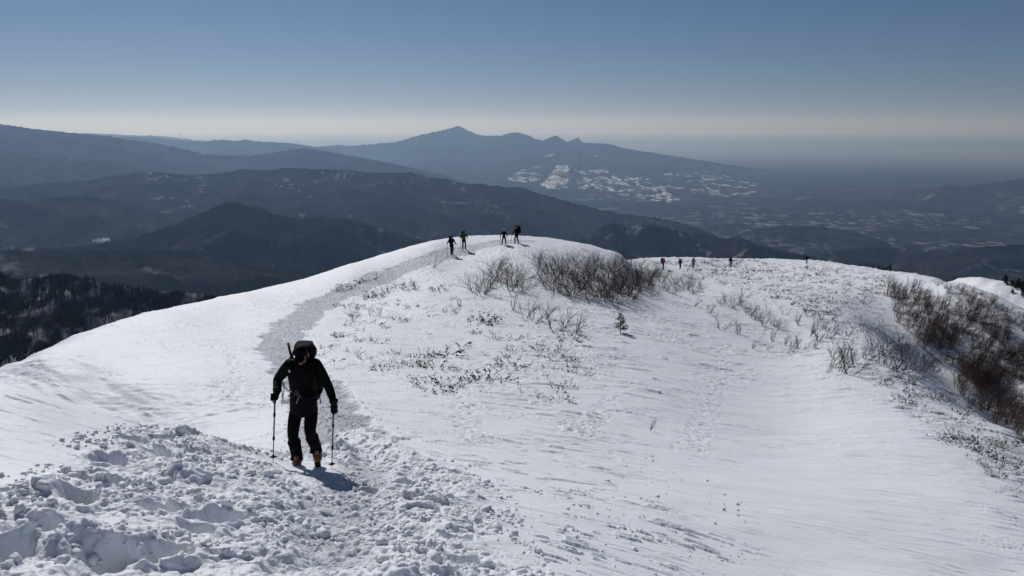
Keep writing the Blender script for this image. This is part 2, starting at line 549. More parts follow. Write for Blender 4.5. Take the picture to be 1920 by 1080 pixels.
        z[g] += zz * ms[g]
    # a further snowy knob out to the right
    g = r > 150
    if g.any():
        kx, ky, kz = KNOB
        q = ((x[g] - kx) / 8.2) ** 2 + ((y[g] - ky) / 24.0) ** 2
        top = kz - 5.0 * q + 0.8 * _fbm(x[g] / 5, y[g] / 5, 3, 171)
        bz = ZB(x[g], y[g])
        z[g] += np.maximum(top - bz, 0)
    return z, mc, mt

FOOT = hit(574, 872)
KNOB = pt(1874, 527, 255.0)
def ZB(x, y): return base_z(np.arctan2(x, y), np.log(np.hypot(x, y)))
CALM = P2((1130, 790), (1300, 720), (1500, 690), (1700, 780), (1910, 900), (1919, 1079), (1350, 1079), (1230, 960))
SAST = P2((930, 900), (1080, 900), (1280, 960), (1500, 1079), (980, 1079), (960, 1010))
TRACKS = [(P2((1370, 650), (1345, 700), (1330, 760), (1290, 850)), 0.8, 201),
          (P2((845, 735), (870, 770), (895, 830)), 0.55, 202),
          (P2((1150, 745), (1110, 790), (1070, 815)), 0.6, 203),
          (P2((400, 640), (450, 690), (420, 760)), 0.5, 204)]
_dr = P2((95, 650), (120, 690), (170, 722), (245, 745), (320, 765))
DRIFT = _dr
_dy = sorted((p[1], p[0]) for p in _dr)
def DRX(y): return np.interp(y, [q[0] for q in _dy], [q[1] for q in _dy])
HOLES = []
_rh = random.Random(4)
for px, py, ra, rb, an, dep in ((212, 912, .15, .20, 0.4, .34), (150, 935, .13, .2, .5, .18), (80, 985, .20, .26, .3, .34), (8, 1040, .15, .2, .2, .25),
                                (205, 865, .18, .20, .3, .16), (270, 850, .22, .16, .2, .16), (245, 828, .12, .12, 0, .10), (310, 955, .19, .14, .2, .20),
                                (412, 980, .16, .14, .3, .22), (190, 1045, .17, .17, .3, .24), (300, 1045, .17, .15, .3, .20), (370, 1000, .14, .12, 0, .16),
                                (800, 900, .10, .07, 0, .08), (775, 965, .11, .13, .5, .16), (860, 1010, .13, .13, .4, .18), (880, 1055, .16, .14, 0, .20),
                                (470, 850, .12, .1, 0, .06), (690, 910, .12, .1, 0, .08)):
    h = hit(px, py)
    HOLES.append((h[0], h[1], ra, rb, an, dep))

RZ = np.zeros(GX.shape); MC = np.zeros(GX.shape); MT = np.zeros(GX.shape)
def _blk(i):
    sl = slice(i, i + 50)
    RZ[sl], MC[sl], MT[sl] = relief(GX[sl], GY[sl], GR[sl])
list(_pool.map(_blk, range(0, NA, 50)))
GZ = GZ + RZ

def ground_z(x, y):
    """height of the finished snow surface"""
    r = math.hypot(x, y); a = math.atan2(x, y)
    fa = (a - az[0]) / (az[1] - az[0])
    fl = np.interp(math.log(r), lr, np.arange(NR))
    return float(bil(GZ, np.array([fa]), np.array([fl]))[0])

# snow material
def snow_material():
    m = bpy.data.materials.new('snow')
    m.use_nodes = True
    n = m.node_tree; L = n.links
    p = n.nodes['Principled BSDF']
    p.inputs['Roughness'].default_value = 0.55
    p.inputs['Specular IOR Level'].default_value = 0.22
    p.inputs['Subsurface Weight'].default_value = 0.35
    p.inputs['Subsurface Radius'].default_value = (0.8, 0.95, 1.0)
    p.inputs['Subsurface Scale'].default_value = 0.05
    geo = n.nodes.new('ShaderNodeNewGeometry')
    nz = n.nodes.new('ShaderNodeTexNoise'); nz.inputs['Scale'].default_value = 0.35; nz.inputs['Detail'].default_value = 5
    L.new(geo.outputs['Position'], nz.inputs['Vector'])
    mx = n.nodes.new('ShaderNodeMix'); mx.data_type = 'RGBA'
    mx.inputs[6].default_value = (0.76, 0.79, 0.84, 1); mx.inputs[7].default_value = (0.83, 0.845, 0.87, 1)
    L.new(nz.outputs['Fac'], mx.inputs[0]); L.new(mx.outputs[2], p.inputs['Base Color'])
    # crust grain: stretched across the slope for the wind-packed snow, fine isotropic for all
    mp = n.nodes.new('ShaderNodeMapping'); mp.inputs['Scale'].default_value = (1.3, 6.0, 6.0); mp.inputs['Rotation'].default_value = (0, 0, math.radians(14))
    L.new(geo.outputs['Position'], mp.inputs['Vector'])
    n1 = n.nodes.new('ShaderNodeTexNoise'); n1.inputs['Scale'].default_value = 1.0; n1.inputs['Detail'].default_value = 6; n1.inputs['Roughness'].default_value = 0.70
    L.new(mp.outputs[0], n1.inputs['Vector'])
    n2 = n.nodes.new('ShaderNodeTexNoise'); n2.inputs['Scale'].default_value = 26; n2.inputs['Detail'].default_value = 4; n2.inputs['Roughness'].default_value = 0.65
    L.new(geo.outputs['Position'], n2.inputs['Vector'])
    b1 = n.nodes.new('ShaderNodeBump'); b1.inputs['Strength'].default_value = 0.36; b1.inputs['Distance'].default_value = 0.085
    b2 = n.nodes.new('ShaderNodeBump'); b2.inputs['Strength'].default_value = 0.5; b2.inputs['Distance'].default_value = 0.012
    L.new(n1.outputs['Fac'], b1.inputs['Height']); L.new(n2.outputs['Fac'], b2.inputs['Height'])
    L.new(b1.outputs[0], b2.inputs['Normal']); L.new(b2.outputs[0], p.inputs['Normal'])
    at = n.nodes.new('ShaderNodeAttribute'); at.attribute_name = 'trod'
    sp = n.nodes.new('ShaderNodeSeparateColor'); L.new(at.outputs['Color'], sp.inputs[0])
    m2 = n.nodes.new('ShaderNodeMix'); m2.data_type = 'RGBA'; m2.inputs[7].default_value = (0.47, 0.50, 0.55, 1)      # packed, dirtied snow; tone also paints in shade of its fine roughness
    mm = n.nodes.new('ShaderNodeMath'); mm.operation = 'MULTIPLY'; mm.inputs[1].default_value = 0.9
    nv = n.nodes.new('ShaderNodeTexNoise'); nv.inputs['Scale'].default_value = 1.1; nv.inputs['Detail'].default_value = 6; nv.inputs['Roughness'].default_value = 0.65
    L.new(geo.outputs['Position'], nv.inputs['Vector'])
    nr = n.nodes.new('ShaderNodeMapRange'); nr.inputs[1].default_value = 0.35; nr.inputs[2].default_value = 0.6; nr.inputs[3].default_value = 0.45
    L.new(nv.outputs['Fac'], nr.inputs[0])
    mq = n.nodes.new('ShaderNodeMath'); mq.operation = 'MULTIPLY'; L.new(nr.outputs[0], mq.inputs[0]); L.new(sp.outputs[0], mq.inputs[1])
    L.new(mq.outputs[0], mm.inputs[0]); L.new(mm.outputs[0], m2.inputs[0]); L.new(mx.outputs[2], m2.inputs[6]); L.new(m2.outputs[2], p.inputs['Base Color'])
    n3 = n.nodes.new('ShaderNodeTexNoise'); n3.inputs['Scale'].default_value = 9; n3.inputs['Detail'].default_value = 5; n3.inputs['Roughness'].default_value = 0.7
    L.new(geo.outputs['Position'], n3.inputs['Vector'])
    b3 = n.nodes.new('ShaderNodeBump'); b3.inputs['Distance'].default_value = 0.09
    L.new(sp.outputs[0], b3.inputs['Strength']); L.new(n3.outputs['Fac'], b3.inputs['Height'])
    L.new(b2.outputs[0], b3.inputs['Normal']); L.new(b3.outputs[0], p.inputs['Normal'])
    return m
SNOW = snow_material()
me = grid_mesh('snow_ridge', GX, GY, GZ, {'trod': np.stack([MT, MC, MT * 0], -1)})
me.materials.append(SNOW)
tag(link('snow_ridge', me), kind='structure')

# ------------------------------------------------------------------ far country
FA = np.linspace(math.radians(-43), math.radians(43), 1500)
FL = np.concatenate([np.linspace(math.log(330), math.log(1000), 60, endpoint=False), np.linspace(math.log(1000), math.log(30000), 950, endpoint=False),
                     np.linspace(math.log(30000), math.log(160000), 60)])
fA, fL = np.meshgrid(FA, FL, indexing='ij')
fR = np.exp(fL); fX = np.sin(fA) * fR; fY = np.cos(fA) * fR
FLOOR = -1560.0
fZ = FLOOR - 0.25 * fR ** 2 / (2 * 7.4e6) + 25 * fbm(fX / 2500, fY / 2500, 4, 301)
nearw = sstep(14000, 8000, fR) * sstep(math.radians(8), math.radians(16), fA)
fZ += nearw * 150 * np.clip(ridged(fX / 2600, fY / 2600, 4, 303) + 0.1, 0, 2)
LID = np.zeros(fA.shape)
def layer(idn, pts, r0, slope_f, slope_b, amp, wave, seed, expo=None, jag=0.0, rr=None, lift=0):
    """a mountain range: its crest line as seen from here, at its own distance"""
    global fZ, LID
    A = []; T = []
    for px, py in pts:
        a, b, t = ray(px, py); A.append(math.atan2(a, b)); T.append(t)
    o = np.argsort(A); A = np.array(A)[o]; T = np.array(T)[o]
    t = np.interp(fA, A, T)
    rc = r0 * (1 + 0.05 * fbm(fA * 9, fA * 0 + seed, 3, seed)) if rr is None else np.interp(fA, [math.atan2(*ray(p, 300)[:2]) for p, _ in rr], [q for _, q in rr])
    zc = lift + t * rc + jag * (1.7 * fbm(fA * 90, fA * 0, 3, seed + 5) + 0.6 * fbm(fA * 320, fA * 0, 2, seed + 6))
    # ends of the range sink into the land
    edge = np.maximum(A[0] - fA, fA - A[-1]); zc = zc - np.clip(edge, 0, 9) * r0 * 0.5
    d = fR - rc
    ad = np.abs(d)
    sp = ridged(fX / wave + 0.3 * gnoise(fX / wave / 2, fY / wave / 2, seed), fY / wave, 5, seed + 9, 0.52)
    grow = 1 - np.exp(-ad / (wave * 0.30)); amp = amp * 1.45
    if expo:
        zz = FLOOR - 90 + (zc - FLOOR) * np.where(d < 0, np.exp(-(ad / expo) ** 1.05), np.exp(-ad / (expo * 0.8)))
        zz -= amp * (1 - sp) * grow * np.exp(-ad / expo)
    else:
        zz = zc - np.where(d < 0, slope_f, slope_b) * ad - amp * (1.0 - sp) * grow
    m = zz > fZ
    fZ = np.where(m, zz, fZ); LID = np.where(m, idn, LID)
    return sp
layer(8, [(60, 249), (160, 249), (280, 252), (320, 257), (380, 262), (430, 266)], 34000, .1, .1, 60, 3000, 401, jag=15)
layer(7, [(-900, 240), (200, 258), (240, 256), (290, 259), (350, 264), (385, 266), (400, 262), (412, 261), (440, 264), (462, 261), (480, 265), (515, 266), (560, 270), (600, 276), (640, 284)], 25000, .16, .15, 260, 2600, 411, jag=14)
layer(6, [(560, 280), (590, 275), (640, 271), (655, 273), (740, 266), (762, 260), (790, 252), (815, 246), (838, 242), (850, 238), (859, 235), (868, 239), (888, 249), (903, 254), (940, 254), (955, 249), (970, 247), (988, 252),
          (1002, 259), (1018, 263), (1032, 257), (1042, 253), (1050, 257), (1062, 265), (1074, 262), (1084, 256), (1093, 267), (1110, 268), (1142, 269), (1165, 276), (1200, 282), (1250, 290), (1300, 298), (1350, 306),
          (1400, 313), (1450, 319), (1520, 325), (1600, 331), (1700, 338), (1800, 345)], 28000, 0, 0, 330, 2600, 421, expo=5200, jag=8, lift=90)
layer(5, [(-900, 200), (0, 232), (30, 236), (60, 241), (110, 246), (150, 250), (200, 254), (235, 260), (300, 270), (350, 280), (385, 289), (430, 291), (470, 291), (510, 286), (545, 280), (575, 277), (610, 283), (660, 292), (720, 303), (800, 320), (860, 335)],
      16500, .13, .16, 260, 2300, 431, jag=10)
layer(5, [(-500, 300), (0, 335), (50, 322), (110, 308), (180, 300), (260, 318), (330, 330)], 13000, .12, .16, 200, 1900, 433, jag=8)
layer(4, [(-900, 330), (0, 352), (50, 347), (90, 342), (150, 338), (190, 333), (230, 326), (262, 322), (300, 322), (330, 327), (380, 327), (420, 323), (452, 317), (500, 319), (545, 314), (600, 316), (650, 318), (700, 323),
          (770, 323), (800, 330), (840, 336), (880, 345), (905, 344), (945, 350), (975, 350), (1010, 362), (1050, 372), (1100, 386), (1160, 400), (1240, 408), (1320, 430)], 9300, .11, .2, 190, 1400, 441, jag=9)
layer(3, [(-900, 370), (0, 372), (60, 376), (120, 368), (165, 366), (210, 376), (300, 398), (380, 420)], 7200, .12, .2, 150, 1200, 451, jag=8)
layer(3, [(-900, 470), (0, 466), (140, 462), (240, 448), (330, 420), (385, 396), (425, 379), (440, 378), (460, 386), (478, 384), (520, 402), (560, 410), (600, 406), (650, 411), (700, 424), (760, 440), (860, 470), (960, 500)], 5200, .095, .25, 150, 900, 461, jag=6)
layer(3, [(-900, 520), (0, 470), (120, 468), (300, 466), (360, 470), (450, 500), (600, 530)], 3900, .17, .25, 110, 700, 463, jag=4)
layer(2, [(1040, 470), (1085, 445), (1120, 430), (1145, 417), (1158, 419), (1180, 425), (1200, 421), (1240, 425), (1280, 434), (1320, 438), (1360, 446), (1385, 442), (1420, 458), (1480, 472), (1540, 482), (1620, 500), (1750, 530)], 6300, .22, .25, 120, 900, 471, jag=5)
layer(2, [(1380, 440), (1420, 428), (1470, 422), (1540, 424), (1600, 436), (1650, 448)], 10500, .12, .12, 50, 1500, 473, jag=4)
layer(2, [(1450, 490), (1560, 470), (1660, 462), (1760, 470), (1850, 462), (2300, 440)], 8300, .12, .12, 70, 1200, 475, jag=4)
layer(7, [(1660, 362), (1700, 356), (1740, 352), (1780, 347), (1800, 349), (1850, 344), (1890, 339), (1930, 333), (2500, 300)], 19500, .13, .12, 200, 2000, 481, jag=6)
layer(1, [(-900, 480), (-100, 505), (0, 512), (40, 524), (75, 520), (100, 514), (128, 512), (165, 522), (190, 532), (250, 540), (330, 546), (430, 556), (520, 566), (640, 590)], 1550, .30, .35, 32, 210, 491, jag=2)

# colours of the far country (bare land, plus painted ridge shade and far haze)
pxs, pys = project(fX, fY, fZ)
n1 = fbm(fX / 300, fY / 300, 4, 501)[..., None]
n2 = fbm(fX / 90, fY / 90, 3, 503)
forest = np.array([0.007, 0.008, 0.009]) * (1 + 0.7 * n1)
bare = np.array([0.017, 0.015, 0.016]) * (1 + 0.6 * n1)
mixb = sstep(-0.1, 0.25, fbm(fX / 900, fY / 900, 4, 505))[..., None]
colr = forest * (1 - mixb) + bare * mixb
# snow on the ground between leafless trees: along spur crests and scraps
#gz = np.gradient(fZ, axis=1) / np.gradient(fR, axis=1)
#curv = -(np.roll(fZ, 3, 0) + np.roll(fZ, -3, 0) - 2 * fZ) / (fR * (FA[1] - FA[0]) * 3) ** 2
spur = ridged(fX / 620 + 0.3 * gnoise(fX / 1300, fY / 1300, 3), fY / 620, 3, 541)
relief_shade = 0.45 + 1.5 * sstep(0.3, 0.85, ridged(fX / 480, fY / 480, 4, 551))  # lit crests and shaded gullies painted into the hill colour
colr = colr * relief_shade[..., None]
cm = sstep(0.72, 0.86, spur) * sstep(-0.1, 0.3, fbm(fX / 60, fY / 90, 3, 507)) * sstep(-0.1, 0.25, fbm(fX / 1800, fY / 1800, 2, 508)) * (fR < 9500) * (fR > 2500)
scr = sstep(0.40, 0.60, fbm(fX / 70, fY / 70, 3, 509)) * sstep(0.1, 0.4, fbm(fX / 900, fY / 900, 2, 510)) * (fR < 12000)
sn = np.clip(0.30 * cm + 0.07 * scr, 0, 1) * (fR < 14000) * (LID > 1)
sn = sn + sstep(-0.05, 0.35, fbm(fX / 28, fY / 60, 3, 512)) * 0.34 * (LID == 1)
colr = colr * (1 - sn[..., None]) + np.array([0.55, 0.58, 0.62]) * sn[..., None]
# plain: fields, towns
flat = sstep(-1290, -1420, fZ) * sstep(7000, 9000, fR)
w1, w2, wi = worley(fX / 220, fY / 330, 61)
wb1, wb2, wbi = worley(fX / 80, fY / 150, 63)
dens = sstep(0.0, 0.5, fbm(fX / 3000, fY / 3000, 3, 515) + 0.16)
town = ((wbi > 0.82) * 0.32 * dens + (wi > 0.965) * 0.25) * sstep(26000, 15000, fR)
city = np.exp(-((pxs - 1400) / 150) ** 2 - ((pys - 462) / 26) ** 2)
town = town + 0.32 * city * (wbi > 0.6)
tcol = np.array([0.42, 0.42, 0.43])
k = (flat * np.clip(town, 0, 1))[..., None]
colr = colr * (1 - k) + tcol * k
pale = (sstep(25000, 50000, fR) * (LID == 0))[..., None]  # distant plain lightened in its colour to stand in for haze
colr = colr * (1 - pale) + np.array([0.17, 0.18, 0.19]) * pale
# snow fields at the foot of the volcano, traced once and fixed to the land
def field(P, cov, sx, sy, seed, bright=0.75):
    global colr
    m = in_poly(pxs + 10 * fbm(fX / 500, fY / 500, 3, seed + 3), pys + 3 * fbm(fX / 400, fY / 400, 3, seed + 7), P) & (LID != 4) & (fR > 11000)
    a1, a2, ai = worley(fX / sx * 1.7, fY / sy * 1.7, seed)
    q = (m * (ai < cov) * (0.45 + 0.55 * sstep(0.0, 0.9, ai / cov)) * sstep(0.0, 0.2, a2 - a1) * sstep(-0.35, 0.1, fbm(fX / 900, fY / 1200, 3, seed + 11)))[..., None]
    colr = colr * (1 - q) + np.array([0.82, 0.84, 0.86]) * bright / 0.75 * q
field([(1045, 309), (1062, 309), (1068, 325), (1060, 354), (1030, 354), (1015, 346), (1035, 325)], .97, 160, 500, 601)
field([(948, 334), (975, 322), (1012, 324), (1012, 338), (985, 342), (955, 340)], .8, 240, 420, 603, .6)
field([(1080, 320), (1135, 318), (1142, 324), (1090, 327)], .85, 300, 400, 605, .6)
field([(1080, 335), (1150, 328), (1220, 335), (1245, 352), (1285, 384), (1240, 378), (1150, 362), (1085, 352)], .50, 190, 480, 607, .6)
field([(1220, 326), (1330, 322), (1420, 345), (1420, 375), (1300, 365), (1240, 350)], .25, 240, 500, 609, .5)
field([(968, 314), (1020, 309), (1022, 314), (975, 320)], .5, 260, 400, 611, .5)
field([(1098, 292), (1135, 292), (1135, 299), (1100, 299)], .6, 300, 500, 613, .5)
field([(1020, 290), (1045, 288), (1045, 294), (1025, 295)], .5, 300, 500, 615, .5)
field([(-60, 333), (12, 333), (17, 340), (-60, 345)], .95, 300, 400, 617, .9)
field([(1320, 448), (1400, 442), (1500, 462), (1560, 470), (1440, 476), (1380, 470)], .35, 160, 300, 619, .5)
def patch(P, b=0.7):
    global colr
    m = (in_poly(pxs + 3 * fbm(fX / 120, fY / 120, 3, 5), pys, P) & (fR > 1800))[..., None]
    colr = np.where(m, np.array([0.75, 0.77, 0.8]) * b, colr)
patch([(170, 453), (185, 447), (205, 447), (208, 451), (190, 454)])
patch([(1134, 445), (1150, 438), (1151, 440), (1138, 448)], .18)
patch([(1370, 486), (1400, 466), (1403, 468), (1380, 488)], .25)
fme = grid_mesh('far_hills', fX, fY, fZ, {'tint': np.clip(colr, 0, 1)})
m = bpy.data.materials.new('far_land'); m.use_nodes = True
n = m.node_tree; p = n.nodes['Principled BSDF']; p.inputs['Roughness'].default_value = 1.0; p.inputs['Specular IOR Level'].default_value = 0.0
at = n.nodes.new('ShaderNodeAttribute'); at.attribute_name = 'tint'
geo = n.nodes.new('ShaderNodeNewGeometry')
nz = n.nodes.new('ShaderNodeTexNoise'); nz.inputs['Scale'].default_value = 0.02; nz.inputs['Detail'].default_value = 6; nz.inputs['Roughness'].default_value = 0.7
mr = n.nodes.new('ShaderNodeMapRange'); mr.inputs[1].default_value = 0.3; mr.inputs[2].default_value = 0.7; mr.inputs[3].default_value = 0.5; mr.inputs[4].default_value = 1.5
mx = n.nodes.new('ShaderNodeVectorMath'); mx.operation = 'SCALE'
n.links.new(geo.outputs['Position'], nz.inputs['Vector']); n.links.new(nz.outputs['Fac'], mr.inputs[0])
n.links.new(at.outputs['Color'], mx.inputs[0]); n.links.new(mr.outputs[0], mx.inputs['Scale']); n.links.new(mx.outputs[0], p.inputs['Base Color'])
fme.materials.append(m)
tag(link('far_hills', fme), kind='structure')

# air: one even volume round everything
zlo = min(float(fZ.min()), -1700) - 1.0
def box_mesh(name, x0, x1, y0, y1, z0, z1):
    me = bpy.data.meshes.new(name)
    v = [(x, y, z) for z in (z0, z1) for y in (y0, y1) for x in (x0, x1)]
    me.from_pydata(v, [], [(0, 2, 3, 1), (4, 5, 7, 6), (0, 1, 5, 4), (2, 6, 7, 3), (0, 4, 6, 2), (1, 3, 7, 5)])
    me.update(); return me
hz = box_mesh('haze', -170000, 170000, -2000, 170000, zlo, max(float(fZ.max()), 0) + 700)
hm = bpy.data.materials.new('haze'); hm.use_nodes = True
n = hm.node_tree; n.nodes.remove(n.nodes['Principled BSDF'])
pv = n.nodes.new('ShaderNodeVolumePrincipled')
pv.inputs['Color'].default_value = (0.42, 0.64, 1.0, 1)
pv.inputs['Absorption Color'].default_value = (1, 1, 1, 1)
pv.inputs['Density'].default_value = 3.0e-5
pv.inputs['Anisotropy'].default_value = 0.42
n.links.new(pv.outputs[0], n.nodes['Material Output'].inputs['Volume'])
hz.materials.append(hm)
tag(link('haze', hz), kind='stuff')

print('far top', float(fZ.max()), 'lowest', zlo)

# ------------------------------------------------------------------ plants
BARK = mat('bark', (0.075, 0.062, 0.055), 0.8, 0.2, var=(3.0, (0.12, 0.10, 0.09)))
TWIG = mat('twig', (0.085, 0.066, 0.056), 0.8, 0.2, var=(2.0, (0.055, 0.045, 0.04)))
REDTWIG = mat('red_twig', (0.13, 0.085, 0.065), 0.8, 0.2, var=(2.0, (0.07, 0.045, 0.036)))
LEAFG = mat('dark_leaf', (0.022, 0.030, 0.016), 0.6, 0.3, var=(6.0, (0.045, 0.045, 0.020)))
LEAFB = mat('dry_leaf', (0.17, 0.11, 0.045), 0.7, 0.2, var=(6.0, (0.08, 0.07, 0.03)))
NEEDLE = mat('needle', (0.018, 0.030, 0.016), 0.6, 0.25, var=(5.0, (0.022, 0.030, 0.016)))

def rvec(rng): 
    return Vector((rng.gauss(0, 1), rng.gauss(0, 1), rng.gauss(0, 1))).normalized()

def grow(mb, tw, rng, p, d, L, r, lev, curl, nseg, kids):
    """one limb with side limbs; thick ones go to mb, the fine ones to tw"""
    pts = [p.copy()]; rad = [r]
    q = p.copy(); dd = d.copy()
    for i in range(nseg):
        dd = (dd + rvec(rng) * 0.28 + Vector((0, 0, curl))).normalized()
        q = q + dd * (L / nseg)
        pts.append(q.copy()); rad.append(r * (1 - 0.8 * (i + 1) / nseg))
        if lev > 0:
            for _ in range(kids if rng.random() < 0.8 else kids - 1):
                nd = (dd + rvec(rng) * 0.75).normalized()
                grow(tw, tw, rng, q.copy(), nd, L * rng.uniform(0.30, 0.55), max(r * 0.5, 0.0036), lev - 1, curl * 1.1, max(2, nseg - 1), max(1, kids - 1) if lev > 1 else kids)
    mb.tube(pts, rad, 3, cap=False)

def shrub_meshes(seed, stems, spread, lev=2, kids=2, lean=(0.15, -0.05), rr=0.014, curl=0.10, nseg=5, base=0.12):
    rng = random.Random(seed)
    a, b = MB(), MB()
    for i in range(stems):
        an = rng.uniform(0, 2 * math.pi); t = rng.uniform(0.15, 1.0) * spread
        d = Vector((math.cos(an) * t + lean[0], math.sin(an) * t + lean[1], 1.0)).normalized()
        p = Vector((math.cos(an) * base * rng.random(), math.sin(an) * base * rng.random(), -0.10))
        grow(a, b, rng, p, d, rng.uniform(0.75, 1.1), rr * rng.uniform(0.7, 1.1), lev, curl, nseg, kids)
    # height scaled to one
    zm = sorted(v[2] for v in b.v + a.v)[-20]
    k = 1.0 / zm
    a.v = [(x * k, y * k, z * k) for x, y, z in a.v]; b.v = [(x * k, y * k, z * k) for x, y, z in b.v]
    return a.mesh('stems', False), b.mesh('twigs', False)

THICK = [shrub_meshes(10 + i, 10, 1.25, lean=(0.12, -0.25), rr=0.011, curl=0.09) for i in range(6)]
SPARSE = [shrub_meshes(30 + i, 4, 0.8, lean=(0.2, -0.1), kids=2, rr=0.018) for i in range(4)]
THIN = [shrub_meshes(50 + i, 3, 0.9, lev=1, lean=(0.25, 0.0), kids=2, rr=0.02) for i in range(4)]
DENSE = [shrub_meshes(70 + i, 11, 0.75, lean=(0.25, -0.2), rr=0.012, curl=0.16) for i in range(4)]
for fam, m1, m2 in ((THICK, BARK, TWIG), (SPARSE, BARK, TWIG), (THIN, BARK, TWIG), (DENSE, REDTWIG, REDTWIG)):
    for a, b in fam: a.materials.append(m1); b.materials.append(m2)

RNG = random.Random(77)
def dist_of(x, y, z): return y * math.cos(PITCH) - z * math.sin(PITCH)

def put_shrub(fam, px, py, hpx, label, group=None, wide=1.0, name='bare_shrub'):
    h = hit(px, py)
    if not h: return None
    x, y = h[0], h[1]; z = ground_z(x, y)
    H = hpx * dist_of(x, y, z) / FPX * 1.03
    a, b = fam[RNG.randrange(len(fam))]
    e = empty(name, (x, y, z))
    e.rotation_euler = (0, 0, RNG.uniform(-0.6, 0.6)) if fam is not DENSE else (0, 0, RNG.uniform(-0.4, 0.4))
    e.scale = (H * wide, H * wide, H)
    link('stems', a, e); link('twigs', b, e)
    tag(e, label, 'shrub', group)
    return e

G1 = 'birch shrubs of the thicket below the knoll crest'
for px, py, hp in ((1012, 505, 42), (1035, 512, 45), (1022, 535, 60), (1045, 548, 72), (1062, 520, 52), (1070, 556, 76), (1088, 540, 66), (1078, 500, 34), (1100, 560, 80), (1112, 525, 56), (1100, 500, 34),
                   (1128, 562, 78), (1140, 540, 66), (1130, 505, 36), (1150, 566, 82), (1160, 530, 58), (1168, 552, 64), (1185, 540, 54), (1150, 512, 38), (1182, 562, 50)):
    put_shrub(THICK, px, py, hp * 0.86, 'leafless grey brown birch shrub in the dense dark thicket just below the knoll crest', G1, 1.05)
    put_shrub(THICK, px + RNG.uniform(-12, 14), py - RNG.uniform(4, 14), hp * 0.70, 'leafless grey brown birch shrub in the dense dark thicket just below the knoll crest', G1, 1.1)
for px, py, hp in ((1165, 492, 22), (1180, 500, 26), (1192, 506, 28), (1205, 512, 28), (1218, 518, 28), (1230, 520, 26), (1198, 524, 34), (1212, 534, 36), (1176, 512, 30), (1242, 522, 24), (1190, 536, 44), (1205, 545, 46)):
    put_shrub(THICK, px, py, hp, 'leafless grey brown birch shrub at the right end of the dense thicket', 'birch shrubs at the right end of the thicket', 1.2)
G2 = 'birch shrubs trailing off right of the thicket'
for px, py, hp in ((1200, 548, 52), (1212, 530, 40), (1222, 545, 46), (1238, 532, 34), (1245, 546, 40), (1262, 535, 34), (1272, 548, 38), (1285, 532, 28), (1298, 552, 40), (1312, 545, 26), (1225, 556, 34), (1258, 552, 34), (1285, 545, 34)):
    put_shrub(THICK, px, py, hp * 0.85, 'lower leafless shrub in the band running right from the thicket', G2, 1.05)
G3 = 'birch shrubs left of the thicket'
for px, py, hp in ((928, 520, 40), (940, 530, 48), (955, 545, 62), (968, 535, 50), (978, 548, 40), (930, 505, 34)):
    put_shrub(THICK, px, py, hp, 'leafless shrub in the small clump under the right pair of ridge hikers', G3, 1.15)
G3b = 'low faint shrubs left of the small clump'
for px, py, hp in ((888, 545, 40), (902, 552, 46), (915, 538, 36)):
    put_shrub(THICK, px, py, hp, 'thin faint shrub at the left end of the birch clumps, right of the trail', G3b, 1.2)
put_shrub(THIN, 962, 583, 30, 'small lone forked shrub at the left end of the lower birch row')
G4 = 'birch shrubs in the row between thicket and conifer'
for px, py, hp in ((985, 598, 40), (1002, 604, 44), (1020, 600, 42)):
    put_shrub(SPARSE, px, py, hp, 'fine leafless shrub in the left half of the row below the thicket', G4, 1.15)
G4b = 'coarser birch shrubs in the row between thicket and conifer'
for px, py, hp in ((1040, 622, 56), (1058, 618, 46), (1078, 628, 46)):
    put_shrub(SPARSE, px, py, hp, 'spreading leafless shrub in the right half of the row, left of the small conifer', G4b, 1.25)
put_shrub(SPARSE, 664, 602, 42, 'dark upright leafless shrub on the right edge of the trail above the near hiker', None, 1.0)
put_shrub(SPARSE, 712, 593, 30, 'smaller leafless shrub right of the upright one beside the trail', None, 1.0)
put_shrub(THIN, 695, 590, 20, 'thin twig between the two leafless shrubs beside the trail', None, 1.0)
put_shrub(THIN, 808, 504, 22, 'bent bare twig by the trail below the two left ridge hikers', None, 1.3)
put_shrub(THIN, 700, 525, 16, 'thin twigs on the far side of the trail near the snow skyline', None, 1.5)
put_shrub(SPARSE, 1218, 808, 30, 'lone small bare shrub in the open snow in the lower middle', None, 1.1)
put_shrub(SPARSE, 1432, 612, 48, 'crooked dark stemmed shrub on the right slope, right of the conifer', None, 1.1)
put_shrub(SPARSE, 1352, 620, 34, 'faint forked shrub low on the slope between conifer and crooked shrub', None, 1.2)
put_shrub(THIN, 1385, 628, 26, 'thin shrub leaning right beside the faint forked shrub', None, 1.6)
G5 = 'pale brushy shrubs above the crooked shrub'
for px, py, hp in ((1355, 572, 26), (1372, 578, 30), (1388, 574, 28), (1405, 590, 30), (1415, 600, 34), (1450, 612, 26), (1462, 620, 24)):
    put_shrub(THICK, px, py, hp, 'pale brown brushy shrub in the low band around the crooked shrub on the right slope', G5, 1.2)
G6 = 'leafless shrubs of the two clumps on the right slope'
for px, py, hp in ((1518, 630, 44), (1535, 640, 50), (1552, 636, 46), (1540, 618, 30), (1500, 655, 34), (1482, 660, 36), (1470, 648, 28), (1525, 655, 30)):
    put_shrub(SPARSE, px, py, hp, 'leafless grey shrub in the upper clump of the right slope', G6, 1.15)
G7 = 'taller birch shrubs of the lower clump'
for px, py, hp in ((1560, 690, 52), (1575, 700, 64), (1592, 702, 66), (1606, 690, 56), (1583, 680, 50), (1560, 670, 36), (1618, 672, 40), (1550, 700, 26)):
    put_shrub(SPARSE, px, py, hp, 'taller dark stemmed shrub in the lower clump of the right slope', G7, 1.1)
G8 = 'upright shrubs on the rib beside the shaded gully'
